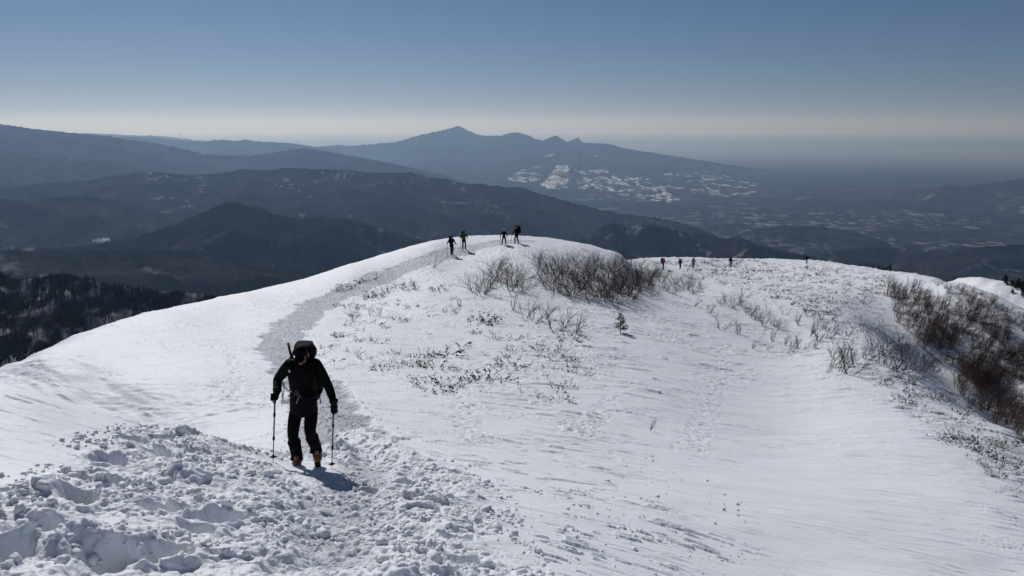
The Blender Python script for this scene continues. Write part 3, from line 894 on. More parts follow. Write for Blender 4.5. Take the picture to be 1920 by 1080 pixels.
for px, py, hp in ((1640, 672, 60), (1650, 682, 58), (1664, 688, 72), (1676, 692, 76), (1690, 696, 72), (1704, 694, 64), (1718, 696, 58), (1732, 698, 50), (1746, 700, 42), (1660, 664, 62), (1635, 655, 40), (1685, 670, 56)):
    put_shrub(SPARSE, px, py, hp, 'upright leafless shrub on the sunlit rib at the edge of the shaded gully', G8, 0.85)

SC = 'lone thin shrubs scattered on the right slope'
for px, py, hp in ((1395, 560, 22), (1480, 575, 24), (1512, 590, 26), (1448, 640, 24), (1410, 655, 22), (1330, 590, 22), (1555, 600, 24), (1590, 630, 26), (1300, 575, 20), (1495, 610, 26), (1620, 625, 28), (1470, 590, 20)):
    put_shrub(THIN if px % 3 else SPARSE, px, py, hp, 'thin bare shrub standing alone among the clumps of the right slope', SC, 1.2)

def in_px(P, n, seed, mind=0):
    rng = random.Random(seed); out = []
    x0, x1 = min(p[0] for p in P), max(p[0] for p in P); y0, y1 = min(p[1] for p in P), max(p[1] for p in P)
    tries = 0
    while len(out) < n and tries < n * 400:
        tries += 1
        x, y = rng.uniform(x0, x1), rng.uniform(y0, y1)
        if not in_poly(np.array([x]), np.array([y]), P)[0]: continue
        if mind and any(math.hypot(x - a, (y - b) * 1.6) < mind for a, b in out): continue
        out.append((x, y))
    return sorted(out, key=lambda q: q[1])
GD = 'reddish brown shrubs covering the shaded gully face'
for px, py in in_px([(1655, 545), (1690, 545), (1760, 575), (1840, 610), (1925, 665), (1925, 800), (1860, 745), (1770, 680), (1725, 650), (1690, 615)], 92, 5, 12):
    put_shrub(DENSE, px, py, RNG.uniform(22, 42), 'dense reddish brown shrub on the shaded face of the right gully', GD, 1.3)
for px, py in in_px([(1668, 545), (1760, 560), (1745, 625), (1680, 615)], 11, 55, 12):
    put_shrub(DENSE, px, py, RNG.uniform(16, 28), 'dense reddish brown shrub on the shaded face of the right gully', GD, 1.4)
GE = 'dark shrubs of the lower gully band'
for px, py in in_px([(1780, 705), (1830, 700), (1925, 800), (1925, 850), (1870, 800), (1800, 750)], 32, 6, 13):
    put_shrub(DENSE, px, py, RNG.uniform(36, 56), 'dark brown shrub in the thick band low on the right edge of the slope', GE, 1.1)
GF = 'shrubs along the gully rim'
for px, py in in_px([(1740, 530), (1800, 555), (1900, 610), (1925, 640), (1925, 600), (1850, 560), (1790, 538)], 26, 7, 11):
    put_shrub(DENSE, px, py, RNG.uniform(9, 16), 'low reddish shrub just under the bright rim of the right gully', GF, 1.5)
for px, py in in_px([(1775, 548), (1850, 572), (1922, 622), (1922, 668), (1850, 634), (1785, 592)], 24, 57, 13):
    put_shrub(DENSE, px, py, RNG.uniform(18, 30), 'dense reddish brown shrub on the shaded face of the right gully', GD, 1.5)
put_shrub(DENSE, 1665, 531, 24, 'spiky dark green brown shrub alone on the right skyline', None, 0.8)

# low tufts: bamboo grass and pine tips that stick out of the crust
def tuft_meshes(seed, nb, mt_leaf, wide=1.0):
    rng = random.Random(seed)
    L, T = MB(), MB()
    for i in range(nb):
        an = rng.uniform(0, 2 * math.pi); rad = wide * 0.5 * math.sqrt(rng.random())
        p = Vector((math.cos(an) * rad * 1.5, math.sin(an) * rad, -0.03))
        d = (Vector((math.cos(an) * 0.7, math.sin(an) * 0.7, 0.8)) + rvec(rng) * 0.5).normalized()
        h = rng.uniform(0.35, 1.0)
        pts = [p, p + d * h * 0.5, p + d * h * 0.9 + Vector((0, 0, -0.06))]
        T.tube(pts, [0.016, 0.013, 0.008], 3, cap=False)
        for k in range(rng.randint(4, 8)):
            c = p + d * h * rng.uniform(0.35, 1.0)
            ld = (d + rvec(rng) * 1.1).normalized(); s = ld.cross(rvec(rng)).normalized()
            ll = rng.uniform(0.12, 0.26); wd = ll * rng.uniform(0.16, 0.30)
            b = len(L.v)
            for q in (c, c + ld * ll * 0.5 + s * wd, c + ld * ll, c + ld * ll * 0.5 - s * wd): L.v.append(tuple(q))
            L.f.append((b, b + 1, b + 2, b + 3))
    a = T.mesh('stems', False); b = L.mesh('leaves', False)
    a.materials.append(BARK); b.materials.append(mt_leaf)
    return a, b
TUFT = [tuft_meshes(100 + i, n, LEAFG) for i, n in enumerate((9, 12, 16, 7))]
TUFTB = [tuft_meshes(120 + i, n, LEAFB) for i, n in enumerate((8, 11))]
TUFTW = [tuft_meshes(140 + i, 22, LEAFG, 2.0) for i in range(2)]
EXTRA = []
def put_tuft(px, py, hpx, label, group, fam=None, stuff=False):
    h = hit(px, py)
    if not h: return
    x, y = h[0], h[1]; z = ground_z(x, y)
    H = hpx * dist_of(x, y, z) / FPX
    dry = RNG.random() > 0.84
    fam = fam or (TUFTB if dry else (TUFTW if RNG.random() < .25 else TUFT))
    a, b = fam[RNG.randrange(len(fam))]
    rz = RNG.uniform(0, 6.28); sx, sy = H * RNG.uniform(0.9, 1.9), H * RNG.uniform(0.9, 1.6)
    if stuff:
        EXTRA.append((b if RNG.random() < .7 else a, x, y, z, rz, sx, sy, H)); return
    e = empty('tuft', (x, y, z)); e.rotation_euler = (0, 0, rz)
    e.scale = (sx, sy, H)
    link('stems', a, e); link('leaves', b, e)
    if fam is TUFTB: label = label.replace('dark green', 'dry golden brown').replace('dark', 'dry golden brown'); group = group + ', dry ones'
    tag(e, label, 'tuft', group)
P1 = [(640, 545), (760, 520), (860, 540), (960, 600), (1090, 640), (1110, 690), (1060, 760), (960, 740), (860, 740), (700, 700), (620, 640)]
for px, py in in_px(P1, 64, 11, 16):
    put_tuft(px, py, RNG.uniform(5, 14), 'small dark green tuft poking through the crust between trail and birch row', 'tufts between the trail and the birch row')
for px, py, hp in ((790, 668, 12), (805, 668, 13), (840, 665, 20), (868, 648, 16), (815, 690, 16), (905, 605, 13), (918, 608, 14), (882, 715, 15), (893, 717, 13), (820, 733, 18), (833, 722, 16), (950, 670, 12), (955, 690, 14),
                   (1015, 660, 13), (1055, 660, 14), (1072, 695, 13), (1050, 738, 14), (1053, 755, 10), (918, 712, 18), (700, 555, 10), (715, 548, 9), (645, 545, 10), (655, 540, 10), (680, 528, 9), (1068, 640, 12)):
    put_tuft(px, py, hp * 1.25, 'larger dark green tuft on the slope right of the near hiker', 'larger tufts right of the near hiker', TUFTW if RNG.random() < .3 else None)
for px, py in ((640, 632), (655, 610), (672, 640), (628, 650), (610, 655), (635, 680), (600, 668), (690, 560), (735, 572), (770, 545), (745, 600)):
    put_tuft(px, py, RNG.uniform(7, 12), 'dark scrap of brush close to the right edge of the trail', 'brush scraps along the trail')
P2_ = [(1190, 487), (1300, 488), (1420, 492), (1560, 500), (1680, 520), (1650, 560), (1560, 600), (1440, 560), (1330, 535), (1240, 505)]
for px, py in in_px(P2_, 92, 12, 11):
    put_tuft(px, py, RNG.uniform(5, 10), 'low dark tuft on the plateau behind the thicket around the far hikers', 'tufts on the plateau behind the thicket')
P3 = [(1625, 690), (1690, 690), (1780, 760), (1925, 860), (1925, 935), (1850, 890), (1760, 820), (1680, 750)]
for px, py in in_px(P3, 54, 13, 11):
    put_tuft(px, py, RNG.uniform(8, 17), 'dark green tuft on the slope below the rib shrubs towards the right edge', 'tufts below the rib shrubs')
P4 = [(1500, 560), (1560, 560), (1640, 620), (1640, 660), (1600, 650), (1520, 600)]
for px, py in in_px(P4, 20, 14, 12):
    put_tuft(px, py, RNG.uniform(5, 10), 'small dark tuft above the shrub clumps of the right slope', 'tufts above the shrub clumps')

# the smaller scraps of the same brush, past counting
for P, n_, sd_, lo, hi in ((P1, 110, 21, 2, 6), (P2_, 330, 22, 2.5, 6.5), (P3, 120, 23, 3, 8), (P4, 60, 24, 2.5, 6), ([(1310, 560), (1500, 600), (1640, 690), (1600, 720), (1450, 660), (1320, 600)], 60, 25, 2, 5)):
    for px, py in in_px(P, n_, sd_): put_tuft(px, py, RNG.uniform(lo, hi), '', '', None, True)
VV, FF, o_, MI = [], [], 0, []
for m_, x, y, z, rz, sx, sy, H in EXTRA:
    co = np.array([v.co[:] for v in m_.vertices]) * (sx, sy, H)
    c_, s_ = math.cos(rz), math.sin(rz)
    VV.append(np.stack([co[:, 0] * c_ - co[:, 1] * s_ + x, co[:, 0] * s_ + co[:, 1] * c_ + y, co[:, 2] + z], 1))
    dryf = 1 if m_.materials[0] is LEAFB else 0
    for p in m_.polygons: FF.append([i + o_ for i in p.vertices]); MI.append(dryf)
    o_ += len(co)
me = bpy.data.meshes.new('low_brush'); me.from_pydata(np.concatenate(VV).tolist(), [], FF)
me.materials.append(LEAFG); me.materials.append(LEAFB); me.polygons.foreach_set('material_index', MI); me.update()
tag(link('low_brush', me), 'scraps of low brush poking through the thin snow', None, None, 'stuff')

# conifers
def conifer_meshes(seed, H, whorls, per, reach, thin=1.0):
    rng = random.Random(seed)
    T, C = MB(), MB()
    T.tube([(0, 0, -0.15), (0.01, 0, H * 0.5), (0, 0.01, H)], [0.028 * H, 0.018 * H, 0.004], 6)
    for w_ in range(whorls):
        t = (w_ + 0.5) / whorls; z = H * (0.10 + 0.88 * t); L = reach * (1 - t) ** 0.8 * H + 0.05 * H
        for k in range(per):
            if rng.random() > thin: continue
            an = rng.uniform(0, 2 * math.pi); l = L * rng.uniform(0.55, 1.1)
            d = Vector((math.cos(an), math.sin(an), 0.25 + 0.5 * t)).normalized()
            p = Vector((0, 0, z + rng.uniform(-.03, .03) * H))
            T.tube([p, p + d * l * 0.6, p + d * l + Vector((0, 0, 0.05 * H))], [0.008 * H, 0.005 * H, 0.002 * H], 3, cap=False)
            m_ = max(4, int(l / (0.035 * H)))
            for j in range(m_ * 2):
                f = 0.25 + 0.75 * (j / (m_ * 2)); c = p + d * l * f
                nd = (d * 0.6 + rvec(rng) * 0.8).normalized(); s = nd.cross(rvec(rng)).normalized()
                ll = 0.085 * H * rng.uniform(.7, 1.2); wd = ll * 0.16
                b = len(C.v)
                for q in (c - s * wd, c + s * wd, c + nd * ll + s * wd * .5, c + nd * ll - s * wd * .5): C.v.append(tuple(q))
                C.f.append((b, b + 1, b + 2, b + 3))
    a = T.mesh('trunk', False); b = C.mesh('crown', False)
    a.materials.append(BARK); b.materials.append(NEEDLE)
    return a, b
x, y, z = hit(1163, 626); z = ground_z(x, y)
H = 37 * dist_of(x, y, z) / FPX
a, b = conifer_meshes(5, 1.0, 9, 6, 0.42, 0.85)
e = empty('conifer', (x, y, z)); e.scale = (H, H, H); link('trunk', a, e); link('crown', b, e)
tag(e, 'small dark green conifer standing alone in the snow below the thicket', 'conifer')
CM = [conifer_meshes(20 + i, 1.0, 12, 8, 0.34) for i in range(3)]
kx, ky, kz = KNOB
RC = random.Random(9)
def put_conifer(x, y, H, label, group, wide=1.0):
    z = ground_z(x, y); a, b = CM[RC.randrange(3)]
    e = empty('conifer', (x, y, z - 0.1)); e.scale = (H * wide, H * wide, H); e.rotation_euler = (0, 0, RC.uniform(0, 6))
    link('trunk', a, e); link('crown', b, e); tag(e, label, 'conifer', group)
for i in range(40):
    put_conifer(kx + RC.uniform(-0.5, 8.5), ky + RC.uniform(-17, 0), RC.uniform(1.3, 2.7), 'dark conifer crowding the right side of the small snowy knob behind the gully rim', 'conifers on the right of the snowy knob', 1.3)
for dx, dy in ((-1.5, -13), (-0.5, -11), (0.8, -14), (1.5, -9), (2.8, -12), (-2.5, -10), (3.5, -8)):
    put_conifer(kx + dx, ky + dy, RC.uniform(0.9, 1.9), 'little dark conifer on the white face of the small snowy knob', 'little conifers on the face of the snowy knob', 1.3)

# dark clumps that top the right skyline
for i, (px, top, r, wd) in enumerate(((1576, 488, 146, 1.8), (1590, 485, 146, 2.0), (1604, 486, 144, 2.0), (1618, 489, 142, 1.8), (1632, 493, 138, 1.5), (1652, 497, 132, 1.3), (1690, 502, 118, 1.2))):
    a_, b_, t_ = ray(px, top)
    x, y = a_ * r, b_ * r; z = ground_z(x, y); H = t_ * r - z
    fam = DENSE if i not in (1, 2) else TUFTW
    e = empty('bare_shrub', (x, y, z)); a, b = fam[i % 2]
    e.scale = (max(H, 1.2) * 0.8 * wd, max(H, 1.2) * 0.6, max(H, 1.2)); link('stems', a, e); link('twigs' if fam is DENSE else 'leaves', b, e)
    tag(e, 'dark brush clump peeking over the right skyline beside the spiky shrub', 'shrub', 'brush clumps behind the right skyline')
for px, top in ((522, 524), (535, 520), (546, 526)):
    a_, b_, t_ = ray(px, top); r = 84; x, y = a_ * r, b_ * r; z = ground_z(x, y); H = t_ * r - z
    e = empty('bare_shrub', (x, y, z)); a, b = DENSE[2]; e.scale = (1.0, 1.0, H); link('stems', a, e); link('twigs', b, e)
    tag(e, 'reddish treetop just showing over the left snow skyline', 'shrub', 'treetops behind the left skyline')

# forest on the near dark hill at the left
def far_z(x, y):
    r = math.hypot(x, y)
    return float(bil(fZ, np.array([(math.atan2(x, y) - FA[0]) / (FA[1] - FA[0])]), np.array([np.interp(math.log(r), FL, np.arange(len(FL)))]))[0])
def forest(name, label, n, seed, lo, hi, m, slim, thr, invert):
    rng = np.random.RandomState(seed)
    a = rng.uniform(math.radians(-40), math.radians(-8), n * 6); r = rng.uniform(950, 1900, n * 6)
    x = np.sin(a) * r; y = np.cos(a) * r
    nn = _fbm(x / 150, y / 150, 3, 611)
    ok = (nn > thr) if not invert else (nn < thr)
    x, y, r, a = x[ok][:n], y[ok][:n], r[ok][:n], a[ok][:n]
    z = bil(fZ, (a - FA[0]) / (FA[1] - FA[0]), np.interp(np.log(r), FL, np.arange(len(FL))))
    V, F = [], []
    h = rng.uniform(lo, hi, len(x)); b = 0
    K = 6
    for tier in ((0.05, 1.0, 0.62), (0.35, 0.72, 0.85), (0.62, 0.42, 1.0)):
        ang = rng.uniform(0, 6.28, (len(x), 1)) + np.arange(K) * 2 * np.pi / K
        rad = (h * slim * tier[1])[:, None] * rng.uniform(0.55, 1.2, (len(x), K))
        rx = x[:, None] + np.cos(ang) * rad; ry = y[:, None] + np.sin(ang) * rad
        rz = z[:, None] + (h * tier[0])[:, None] + rng.uniform(-.06, .06, (len(x), K)) * h[:, None]
        V.append(np.concatenate([np.stack([rx, ry, rz], -1), np.stack([x, y, z + h * tier[2]], -1)[:, None]], 1).reshape(-1, 3))
        i0 = b + np.arange(len(x))[:, None] * (K + 1)
        k = np.arange(K)[None]
        F.append(np.stack([i0 + k, i0 + (k + 1) % K, np.broadcast_to(i0 + K, (len(x), K))], -1).reshape(-1, 3))
        b += len(x) * (K + 1)
    V = np.concatenate(V); F = np.concatenate(F)
    me = bpy.data.meshes.new(name)
    me.vertices.add(len(V)); me.vertices.foreach_set('co', V.astype(np.float32).ravel())
    me.loops.add(F.size); me.loops.foreach_set('vertex_index', F.astype(np.int32).ravel())
    me.polygons.add(len(F)); me.polygons.foreach_set('loop_start', (np.arange(len(F)) * 3).astype(np.int32))
    me.update(calc_edges=True); me.materials.append(m)
    tag(link(name, me), label, None, None, 'stuff')
forest('conifer_forest', 'dark conifer forest on the near hill at the left', 6500, 1, 5, 12, mat('far_conifer', (0.012, 0.016, 0.012), 0.9, 0.1), 0.26, 0.10, False)
forest('leafless_forest', 'leafless forest on the near hill at the left', 11000, 2, 5, 10, mat('far_leafless', (0.055, 0.040, 0.032), 0.9, 0.1), 0.13, 0.12, True)

# ------------------------------------------------------------------ loose snow
HX0, HY0 = hit(574, 878)[:2]
def chunks():
    rng = np.random.RandomState(8)
    base = []
    t = (1 + 5 ** 0.5) / 2
    iv = np.array([(-1, t, 0), (1, t, 0), (-1, -t, 0), (1, -t, 0), (0, -1, t), (0, 1, t), (0, -1, -t), (0, 1, -t), (t, 0, -1), (t, 0, 1), (-t, 0, -1), (-t, 0, 1)], float)
    iv /= np.linalg.norm(iv[0])
    ifc = [(0, 11, 5), (0, 5, 1), (0, 1, 7), (0, 7, 10), (0, 10, 11), (1, 5, 9), (5, 11, 4), (11, 10, 2), (10, 7, 6), (7, 1, 8), (3, 9, 4), (3, 4, 2), (3, 2, 6), (3, 6, 8), (3, 8, 9), (4, 9, 5), (2, 4, 11), (6, 2, 10), (8, 6, 7), (9, 8, 1)]
    # one subdivision
    vs = [tuple(v) for v in iv]; cache = {}; f2 = []
    def mid(i, j):
        k = (min(i, j), max(i, j))
        if k not in cache:
            v = (np.array(vs[i]) + np.array(vs[j])) / 2; v /= np.linalg.norm(v); cache[k] = len(vs); vs.append(tuple(v))
        return cache[k]
    for i, j, k in ifc:
        a, b, c = mid(i, j), mid(j, k), mid(k, i); f2 += [(i, a, c), (j, b, a), (k, c, b), (a, b, c)]
    vs = np.array(vs); f2 = np.array(f2)
    pos = []
    # over the churned foreground
    xs = rng.uniform(-7, 2, 60000); ys = rng.uniform(3, 11, 60000)
    sd = poly_sd(xs, ys, churn); rr_ = np.hypot(xs, ys)
    dn = _fbm(xs / 0.9, ys / 0.9, 3, 333)
    ok = (np.hypot(xs - HX0, ys - HY0) > 0.55) & (sd > -0.3) & (dn > 0.02 * rng.normal(size=xs.shape) + 0.0) & (rr_ > 3.5)
    xs, ys = xs[ok][:5500], ys[ok][:5500]
    sz = np.clip(rng.lognormal(-4.35, 0.55, len(xs)), 0.006, 0.075)
    pos.append((xs, ys, sz))
    # edge of the trail near the hiker and spilled down the right
    T = np.array(trail)
    for k in range(1500):
        i = rng.randint(0, 7); f = rng.rand(); p = T[i] * (1 - f) + T[i + 1] * f
        d = T[i + 1] - T[i]; nrm = np.array([d[1], -d[0]]) / np.linalg.norm(d)
        q = p + nrm * rng.normal(0.0, 0.6)
        if math.hypot(q[0] - HX0, q[1] - HY0) < 0.5: continue
        pos.append((np.array([q[0]]), np.array([q[1]]), np.array([min(0.04, rng.lognormal(-4.2, 0.4))])))
    for P, n_, mu in ((P2((690, 800), (960, 900), (1500, 1079), (950, 1079), (900, 930)), 240, -4.6), (P2((1100, 850), (1230, 850), (1500, 1000), (1450, 1060), (1200, 950), (1050, 880)), 55, -4.1)):
        P = np.array(P); lo, hi = P.min(0), P.max(0)
        q = rng.uniform(lo, hi, (n_ * 5, 2)); q = q[in_poly(q[:, 0], q[:, 1], [tuple(p) for p in P])][:n_]
        pos.append((q[:, 0], q[:, 1], np.clip(rng.lognormal(mu, 0.45, len(q)), .006, .05)))
    X = np.concatenate([p[0] for p in pos]); Y = np.concatenate([p[1] for p in pos]); Sz = np.concatenate([p[2] for p in pos])
    r = np.hypot(X, Y)
    Z = bil(GZ, (np.arctan2(X, Y) - az[0]) / (az[1] - az[0]), np.interp(np.log(r), lr, np.arange(NR)))
    n = len(X); m = len(vs)
    sc = rng.uniform(0.6, 1.3, (n, 1, 3)) * Sz[:, None, None]
    jit = 1 + 0.32 * rng.uniform(-1, 1, (n, m, 1))
    an = rng.uniform(0, 6.28, n); ca, sa = np.cos(an), np.sin(an)
    v = vs[None] * sc * jit
    vx = v[..., 0] * ca[:, None] - v[..., 1] * sa[:, None]; vy = v[..., 0] * sa[:, None] + v[..., 1] * ca[:, None]
    V = np.stack([vx + X[:, None], vy + Y[:, None], v[..., 2] * 0.8 + (Z + Sz * 0.25)[:, None]], -1).reshape(-1, 3)
    F = (f2[None] + (np.arange(n) * m)[:, None, None]).reshape(-1, 3)
    me = bpy.data.meshes.new('snow_chunks')
    me.vertices.add(len(V)); me.vertices.foreach_set('co', V.astype(np.float32).ravel())
    me.loops.add(F.size); me.loops.foreach_set('vertex_index', F.astype(np.int32).ravel())
    me.polygons.add(len(F)); me.polygons.foreach_set('loop_start', (np.arange(len(F)) * 3).astype(np.int32))
    me.polygons.foreach_set('use_smooth', np.ones(len(F), bool))
    me.update(calc_edges=True); me.materials.append(SNOW)
    tag(link('snow_chunks', me), 'loose chunks of kicked up snow over the trampled foreground', None, None, 'stuff')
chunks()

# ------------------------------------------------------------------ people
def skin(name, nodes, edges, m, parent, sub=2, root=0):
    """one continuous surface grown round a skeleton: nodes = [((x,y,z), radius)], parent-local coordinates"""
    me = bpy.data.meshes.new(name)
    me.from_pydata([n[0] for n in nodes], edges, [])
    o = bpy.data.objects.new(name, me); COL.objects.link(o)
    sm = o.modifiers.new('s', 'SKIN'); sm.use_smooth_shade = True
    sk = me.skin_vertices[0].data
    for i, n_ in enumerate(nodes):
        r = n_[1]
        sk[i].radius = (r, r) if not hasattr(r, '__len__') else r
        sk[i].use_root = (i == root)
    sb = o.modifiers.new('u', 'SUBSURF'); sb.levels = sub; sb.render_levels = sub
    dg = bpy.context.evaluated_depsgraph_get(); dg.update()
    nm = bpy.data.meshes.new_from_object(o.evaluated_get(dg))
    nm.name = name
    bpy.data.objects.remove(o); bpy.data.meshes.remove(me)
    nm.materials.clear(); nm.materials.append(m)
    nm.polygons.foreach_set('use_smooth', [True] * len(nm.polygons))
    return link(name, nm, parent)

def child(name, mb, m, parent, smooth=True):
    me = mb.mesh(name, smooth); me.materials.append(m); return link(name, me, parent)

JACKET = mat('black_shell', (0.004, 0.004, 0.005), 0.8, 0.08, bump=(9, 0.6, 0.03))
TROUS = mat('black_trousers', (0.005, 0.005, 0.006), 0.85, 0.08, bump=(10, 0.6, 0.03))
PACK = mat('black_pack', (0.007, 0.007, 0.008), 0.8, 0.08, bump=(14, 0.5, 0.02))
GLOVE = mat('black_glove', (0.006, 0.006, 0.007), 0.8, 0.1)
SKINM = mat('skin', (0.30, 0.13, 0.10), 0.55, 0.2)
HAIR = mat('dark_hair', (0.01, 0.008, 0.007), 0.6, 0.3)
LENS = mat('dark_lens', (0.01, 0.01, 0.012), 0.15, 0.5)
ORANGE = mat('orange_boot', (0.26, 0.11, 0.03), 0.55, 0.3)
RUBBER = mat('rubber', (0.015, 0.015, 0.015), 0.8, 0.2)
STEEL = mat('steel', (0.35, 0.35, 0.38), 0.35, 0.5, metal=1.0)
WEB = mat('pale_webbing', (0.55, 0.55, 0.58), 0.8, 0.2)
RED = mat('red_plastic', (0.55, 0.03, 0.03), 0.45, 0.4)
COPPER = mat('copper_shaft', (0.20, 0.07, 0.03), 0.4, 0.5)
PURPLE = mat('purple_metal', (0.16, 0.15, 0.22), 0.35, 0.5, metal=0.6)
GREYF = mat('grey_fabric', (0.28, 0.28, 0.30), 0.8, 0.2)
DKRED = mat('dark_red_fabric', (0.16, 0.02, 0.015), 0.75, 0.2)
OLIVE = mat('olive_fabric', (0.05, 0.055, 0.025), 0.8, 0.2)
RUST = mat('rust_fabric', (0.20, 0.07, 0.025), 0.8, 0.2)
WHITEF = mat('white_fabric', (0.6, 0.6, 0.6), 0.8, 0.2)

hx, hy, hz_ = hit(574, 872)
HB = Vector((hx, hy, ground_z(hx, hy)))
HB0 = HB.copy()
def Q(px, py, dy):
    """joint of the near hiker, relative to the ground point between the boots"""
    a, b, t = ray(px, py); Y = HB0.y + dy; r = Y / b
    return Vector((a * r, Y, t * r)) - HB0
me_root = empty('person', HB)
tag(me_root, 'climber in black trudging up the trail towards the camera, head bowed, pole in each hand', 'person')
J = dict(pel=Q(570, 766, .05), waist=Q(569, 745, .00), chest=Q(567, 715, -.07), upch=Q(567, 696, -.12), neck=Q(566, 686, -.20), head=Q(565, 672, -.27), crown=Q(566, 661, -.27),
         face=Q(564, 678, -.35), sL=Q(542, 692, -.13), sR=Q(594, 692, -.12), eL=Q(521, 719, .02), wL=Q(520, 739, -.20), pL=Q(517.5, 746, -.26),
         eR=Q(617, 733, -.04), wR=Q(626, 760, -.14), pR=Q(627, 770, -.17), hL=Q(555, 778, .05), hR=Q(585, 778, .05), kL=Q(549, 820, -.12), kR=Q(581, 816, -.13),
         aL=Q(557, 860, .00), aR=Q(593, 846, .14), tL=Q(556, 874, -.14), tR=Q(595, 863, .03))
_a = HB + J['aL']; HB.z += ground_z(_a.x, _a.y - .05) + 0.115 - _a.z      # boot sole on the snow
print('boot lift', HB.z - HB0.z)
me_root.location = HB
def mix(a, b, t): return a * (1 - t) + b * t
N = [(J['pel'], .085), (J['waist'], .085), (J['chest'], .095), (J['upch'], .08), (J['neck'], .055), (J['head'], .085), (J['crown'], .075), (J['face'], .045),
     (J['sL'], .06), (J['eL'], .042), (J['wL'], .03), (J['pL'], .036), (J['sR'], .06), (J['eR'], .042), (J['wR'], .03), (J['pR'], .036),
     (J['hL'], .065), (J['kL'], .050), (J['aL'], .042), (J['tL'] + Vector((0, 0, .04)), .035), (J['hR'], .065), (J['kR'], .050), (J['aR'], .042), (J['tR'] + Vector((0, 0, .03)), .035)]
E = [(0, 1), (1, 2), (2, 3), (3, 4), (4, 5), (5, 6), (5, 7), (3, 8), (8, 9), (9, 10), (10, 11), (3, 12), (12, 13), (13, 14), (14, 15), (0, 16), (16, 17), (17, 18), (18, 19), (0, 20), (20, 21), (21, 22), (22, 23)]
skin('body', N, E, SKINM, me_root)
# jacket: hem, torso, sleeves
N = [(Q(570, 786, .04), .200), (Q(570, 768, .03), .200), (mix(J['waist'], J['chest'], .2), .180), (J['chest'], .185), (J['upch'], .145), (Q(566, 689, -.19), .095),
     (J['sL'], .092), (mix(J['sL'], J['eL'], .5), .078), (J['eL'], .068), (mix(J['eL'], J['wL'], .6), .062), (J['wL'], .050),
     (J['sR'], .092), (mix(J['sR'], J['eR'], .5), .078), (J['eR'], .066), (mix(J['eR'], J['wR'], .6), .060), (J['wR'], .048)]
E = [(0, 1), (1, 2), (2, 3), (3, 4), (4, 5), (4, 6), (6, 7), (7, 8), (8, 9), (9, 10), (4, 11), (11, 12), (12, 13), (13, 14), (14, 15)]
jk = skin('jacket', N, E, JACKET, me_root)
cl = MB(); cl.tube([Q(566, 703, -.11), Q(566, 696, -.15), Q(566, 690, -.19), Q(565, 685, -.22)], [.135, .125, .105, .088], 16)
child('collar', cl, JACKET, jk)
# trousers
N = [(J['pel'] + Vector((0, 0, .04)), .150), (J['pel'] - Vector((0, 0, .05)), .135), (J['hL'], .108), (mix(J['hL'], J['kL'], .5), .098), (J['kL'], .080), (mix(J['kL'], J['aL'], .55), .074), (mix(J['kL'], J['aL'], .9), .072),
     (J['hR'], .108), (mix(J['hR'], J['kR'], .5), .096), (J['kR'], .080), (mix(J['kR'], J['aR'], .55), .072), (mix(J['kR'], J['aR'], .85), .070)]
E = [(0, 1), (1, 2), (2, 3), (3, 4), (4, 5), (5, 6), (1, 7), (7, 8), (8, 9), (9, 10), (10, 11)]
skin('trousers', N, E, TROUS, me_root)
for k, a, t in (('L', J['aL'], J['tL']), ('R', J['aR'], J['tR'])):
    g = MB(); kn = J['k' + k]
    g.tube([mix(kn, a, .35), mix(kn, a, .6), mix(kn, a, .95), a + Vector((0, -.02, -.055))], [.086, .082, .078, .090], 14)
    g.tube([mix(kn, a, .36) , mix(kn, a, .40)], [.090, .090], 14)
    child('gaiter', g, TROUS, me_root)
    d = (t - a); d.normalize()
    bt = MB()
    fw = Vector((d.x, d.y, 0)).normalized(); sole = a + Vector((0, 0, -.085))
    if k == 'R': fw = (fw + Vector((0, 0, -.55))).normalized(); sole = a + Vector((0, .02, -.07))
    bt.tube([a + Vector((0, .01, .04)), a + Vector((0, .01, -.05))], [.058, .062], 12)
    up = Vector((0, 0, 1)) if k == 'L' else Vector((0, .35, .94))
    bt.tube([sole - fw * .08, sole - fw * .03, sole + fw * .06, sole + fw * .14, sole + fw * .19], [.045, .062, .056, .050, .030], 12)
    b_ = child('boot', bt, ORANGE, me_root)
    so = MB()
    so.tube([sole - fw * .10 - up * .045, sole + fw * .20 - up * .045], [.046, .042], 10)
    child('sole', so, RUBBER, b_)
    cr = MB()
    for s_ in (-.07, .0, .09, .17):
        for q in (-.035, .035):
            c = sole + fw * s_ + Vector((q, 0, 0)) - up * .07
            cr.tube([c, c - up * .035], [.007, .002], 4)
    cr.tube([sole - fw * .1 - up * .01, sole - fw * .02 + Vector((.065, 0, 0)), sole + fw * .12 + Vector((.055, 0, 0)), sole + fw * .2, sole + fw * .12 - Vector((.055, 0, 0)), sole - fw * .02 - Vector((.065, 0, 0)), sole - fw * .1 - up * .01], .006, 4)
    child('crampon', cr, STEEL, b_)
